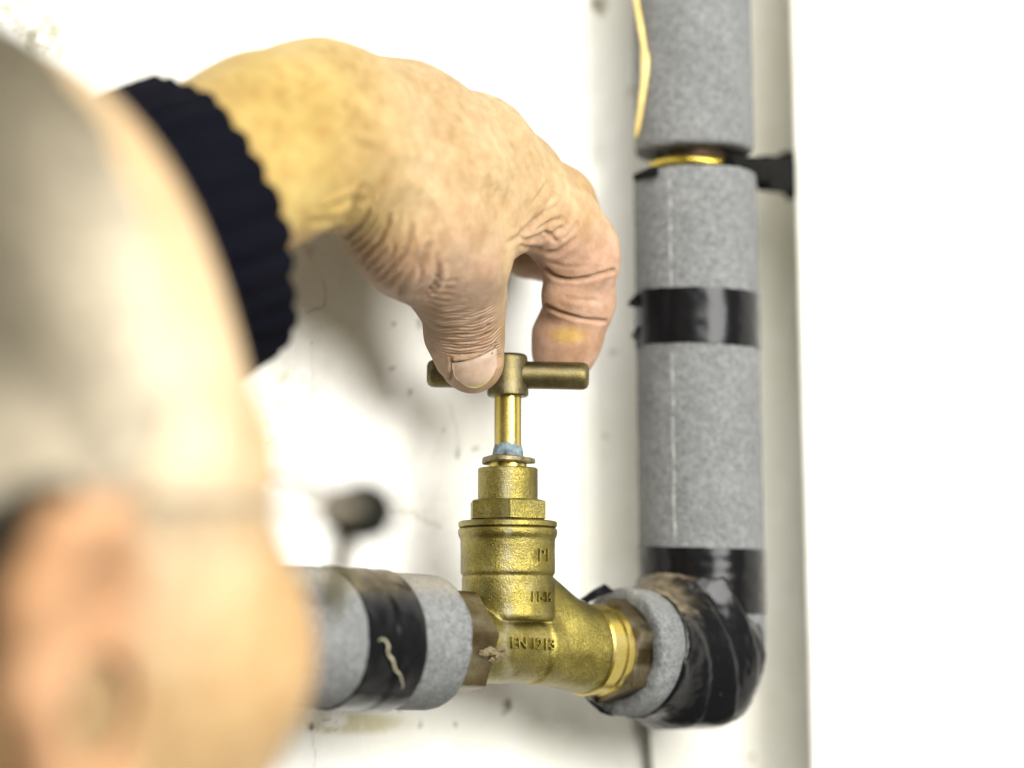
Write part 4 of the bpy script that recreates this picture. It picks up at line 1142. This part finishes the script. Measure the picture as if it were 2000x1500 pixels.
# navy jumper: trunk and sleeve, with a ribbed cuff
SL = nrm(WR - ELB)
CUFF_C = H(408, 438, -101); CUFF_A = nrm(V(.80, .50, .34))
def jumper_sdf(P, lo=None, hi=None):
    t = blend(TRUNK[1:5] + [TRUNK[6]], P, 20, lo, hi)
    arm = cap(ELB, CUFF_C - CUFF_A * 46, 45, 39)(P)
    d = smin(t, arm, 25) - 6 - 1.5 * fbm(P, 40, 97)
    return d
jv, jf = surface(jumper_sdf, np.arange(-500, 140, 6.0), np.arange(-580, 60, 6.0), np.arange(-660, 120, 6.0), 8, 14)
jumper = link('jumper', new_mesh('jumper', to_world(jv), jf), M_KNIT, person)
def build_cuff():
    n = 28; R = 40.0; seg = n * 12
    def rf(r, ph, t):
        k = np.clip((t + 60) / 60, 0, 1)
        rib = np.abs(np.sin(ph * n / 2 + .35 * np.sin(t * .08))) ** .7
        rib = rib * (1 + .35 * np.sin(5 * ph + 1.3) * np.sin(t * .11))
        return r + 2.0 * rib + .9 * np.sin(3 * ph + t * .05) + .8 * np.sin(7 * ph - t * .13), t + .9 * rib * (t > -3)
    ts = np.linspace(-75, 0, 50)
    prof = [(39.5 + 1.6 * math.exp(-((t + 12) / 10) ** 2) - .5 * math.exp(-((t + 38) / 14) ** 2), t) for t in ts] + [(38.6, 1.2), (37.2, 1.4), (36.2, .2), (35.6, -3), (35.2, -40)]
    v, f = lathe(prof, CUFF_C, CUFF_A, seg, (0, 0, 1), rf)
    v = v + 1.1 * np.stack([fbm(v, 14, 61), fbm(v, 14, 62), fbm(v, 14, 63)], 1) + .3 * np.stack([fbm(v, 2, 64), fbm(v, 2, 65), fbm(v, 2, 66)], 1)
    return link('ribbed_cuff', new_mesh('ribbed_cuff', to_world(v), f), M_KNIT, jumper)
build_cuff()

# spectacles
GP = lambda x, y, z: to_world(hd(x, y, z))
spec = thing('spectacles', GP(104, 0, 8), 'dark framed spectacles with pale side arms, worn on the blurred head', 'spectacles')
for sy in (-1, 1):
    loop = []
    for a in np.linspace(0, 2 * math.pi, 33):
        c, s_ = math.cos(a), math.sin(a); y = 34 + 28 * np.sign(c) * abs(c) ** .75; z = 8 + 12 * np.sign(s_) * abs(s_) ** .75
        loop.append(GP(101 - .0045 * y * y, sy * y, z))
    v, f = tube(loop, .9, 8, False); link('rim', new_mesh('rim', v, f), M_FRAME, spec)
    c0 = GP(99, sy * 34, 8); ring = [p for p in loop[:-1]]
    V2 = np.array([c0] + ring); F2 = [(0, i + 1, (i + 1) % len(ring) + 1) for i in range(len(ring))]
    off = to_world(HR @ V(1.2, 0, 0)); V2b = V2 - off
    m_ = len(V2); F3 = F2 + [(m_ + a, m_ + c, m_ + b) for a, b, c in F2] + [(1 + i, m_ + 1 + i, m_ + 1 + (i + 1) % len(ring), 1 + (i + 1) % len(ring)) for i in range(len(ring))]
    link('lens', new_mesh('lens', np.concatenate([V2, V2b]), F3, 60), M_GLASS, spec)
    hinge = GP(96, sy * 66, 16)
    v, f = tube([GP(85, sy * 58, 15), GP(85, sy * 67, 15), GP(75, sy * 71, 16)], [5.0, 7.0, 4.2], 8); link('hinge', new_mesh('hinge', v, f), M_FRAME, spec)
    v, f = tube([GP(83, sy * 63, 12), GP(85, sy * 59, 2), GP(87, sy * 54, -7)], [2.6, 2.2, 1.4], 8, True, 3); link('lens_edge', new_mesh('lens_edge', v, f), M_OLIVE, spec)
    v, f = tube([GP(82, sy * 71, 16), GP(60, sy * 76, 19), GP(20, sy * 79, 24), GP(0, sy * 79, 28)], [1.4, 1.4, 1.5, 1.6], 8, True, 4); link('temple', new_mesh('temple', v, f), M_TEMPLE, spec)
    v, f = tube([GP(0, sy * 79, 28), GP(-16, sy * 80, 24), GP(-32, sy * 83, 2), GP(-38, sy * 84, -30)], [2.2, 3.4, 5.0, 4.4], 8, True, 4); link('temple_tip', new_mesh('temple_tip', v, f), M_FRAME, spec)
v, f = tube([GP(100, -7, 12), GP(104, 0, 16), GP(100, 7, 12)], 2.0, 8, True, 4); link('bridge', new_mesh('bridge', v, f), M_FRAME, spec)
print('tip px', project(np.array([GP(-34, -83, 8), GP(-40, -84, -22), GP(0, -80, 0)])))
print('done', round(time.time() - T0, 1))
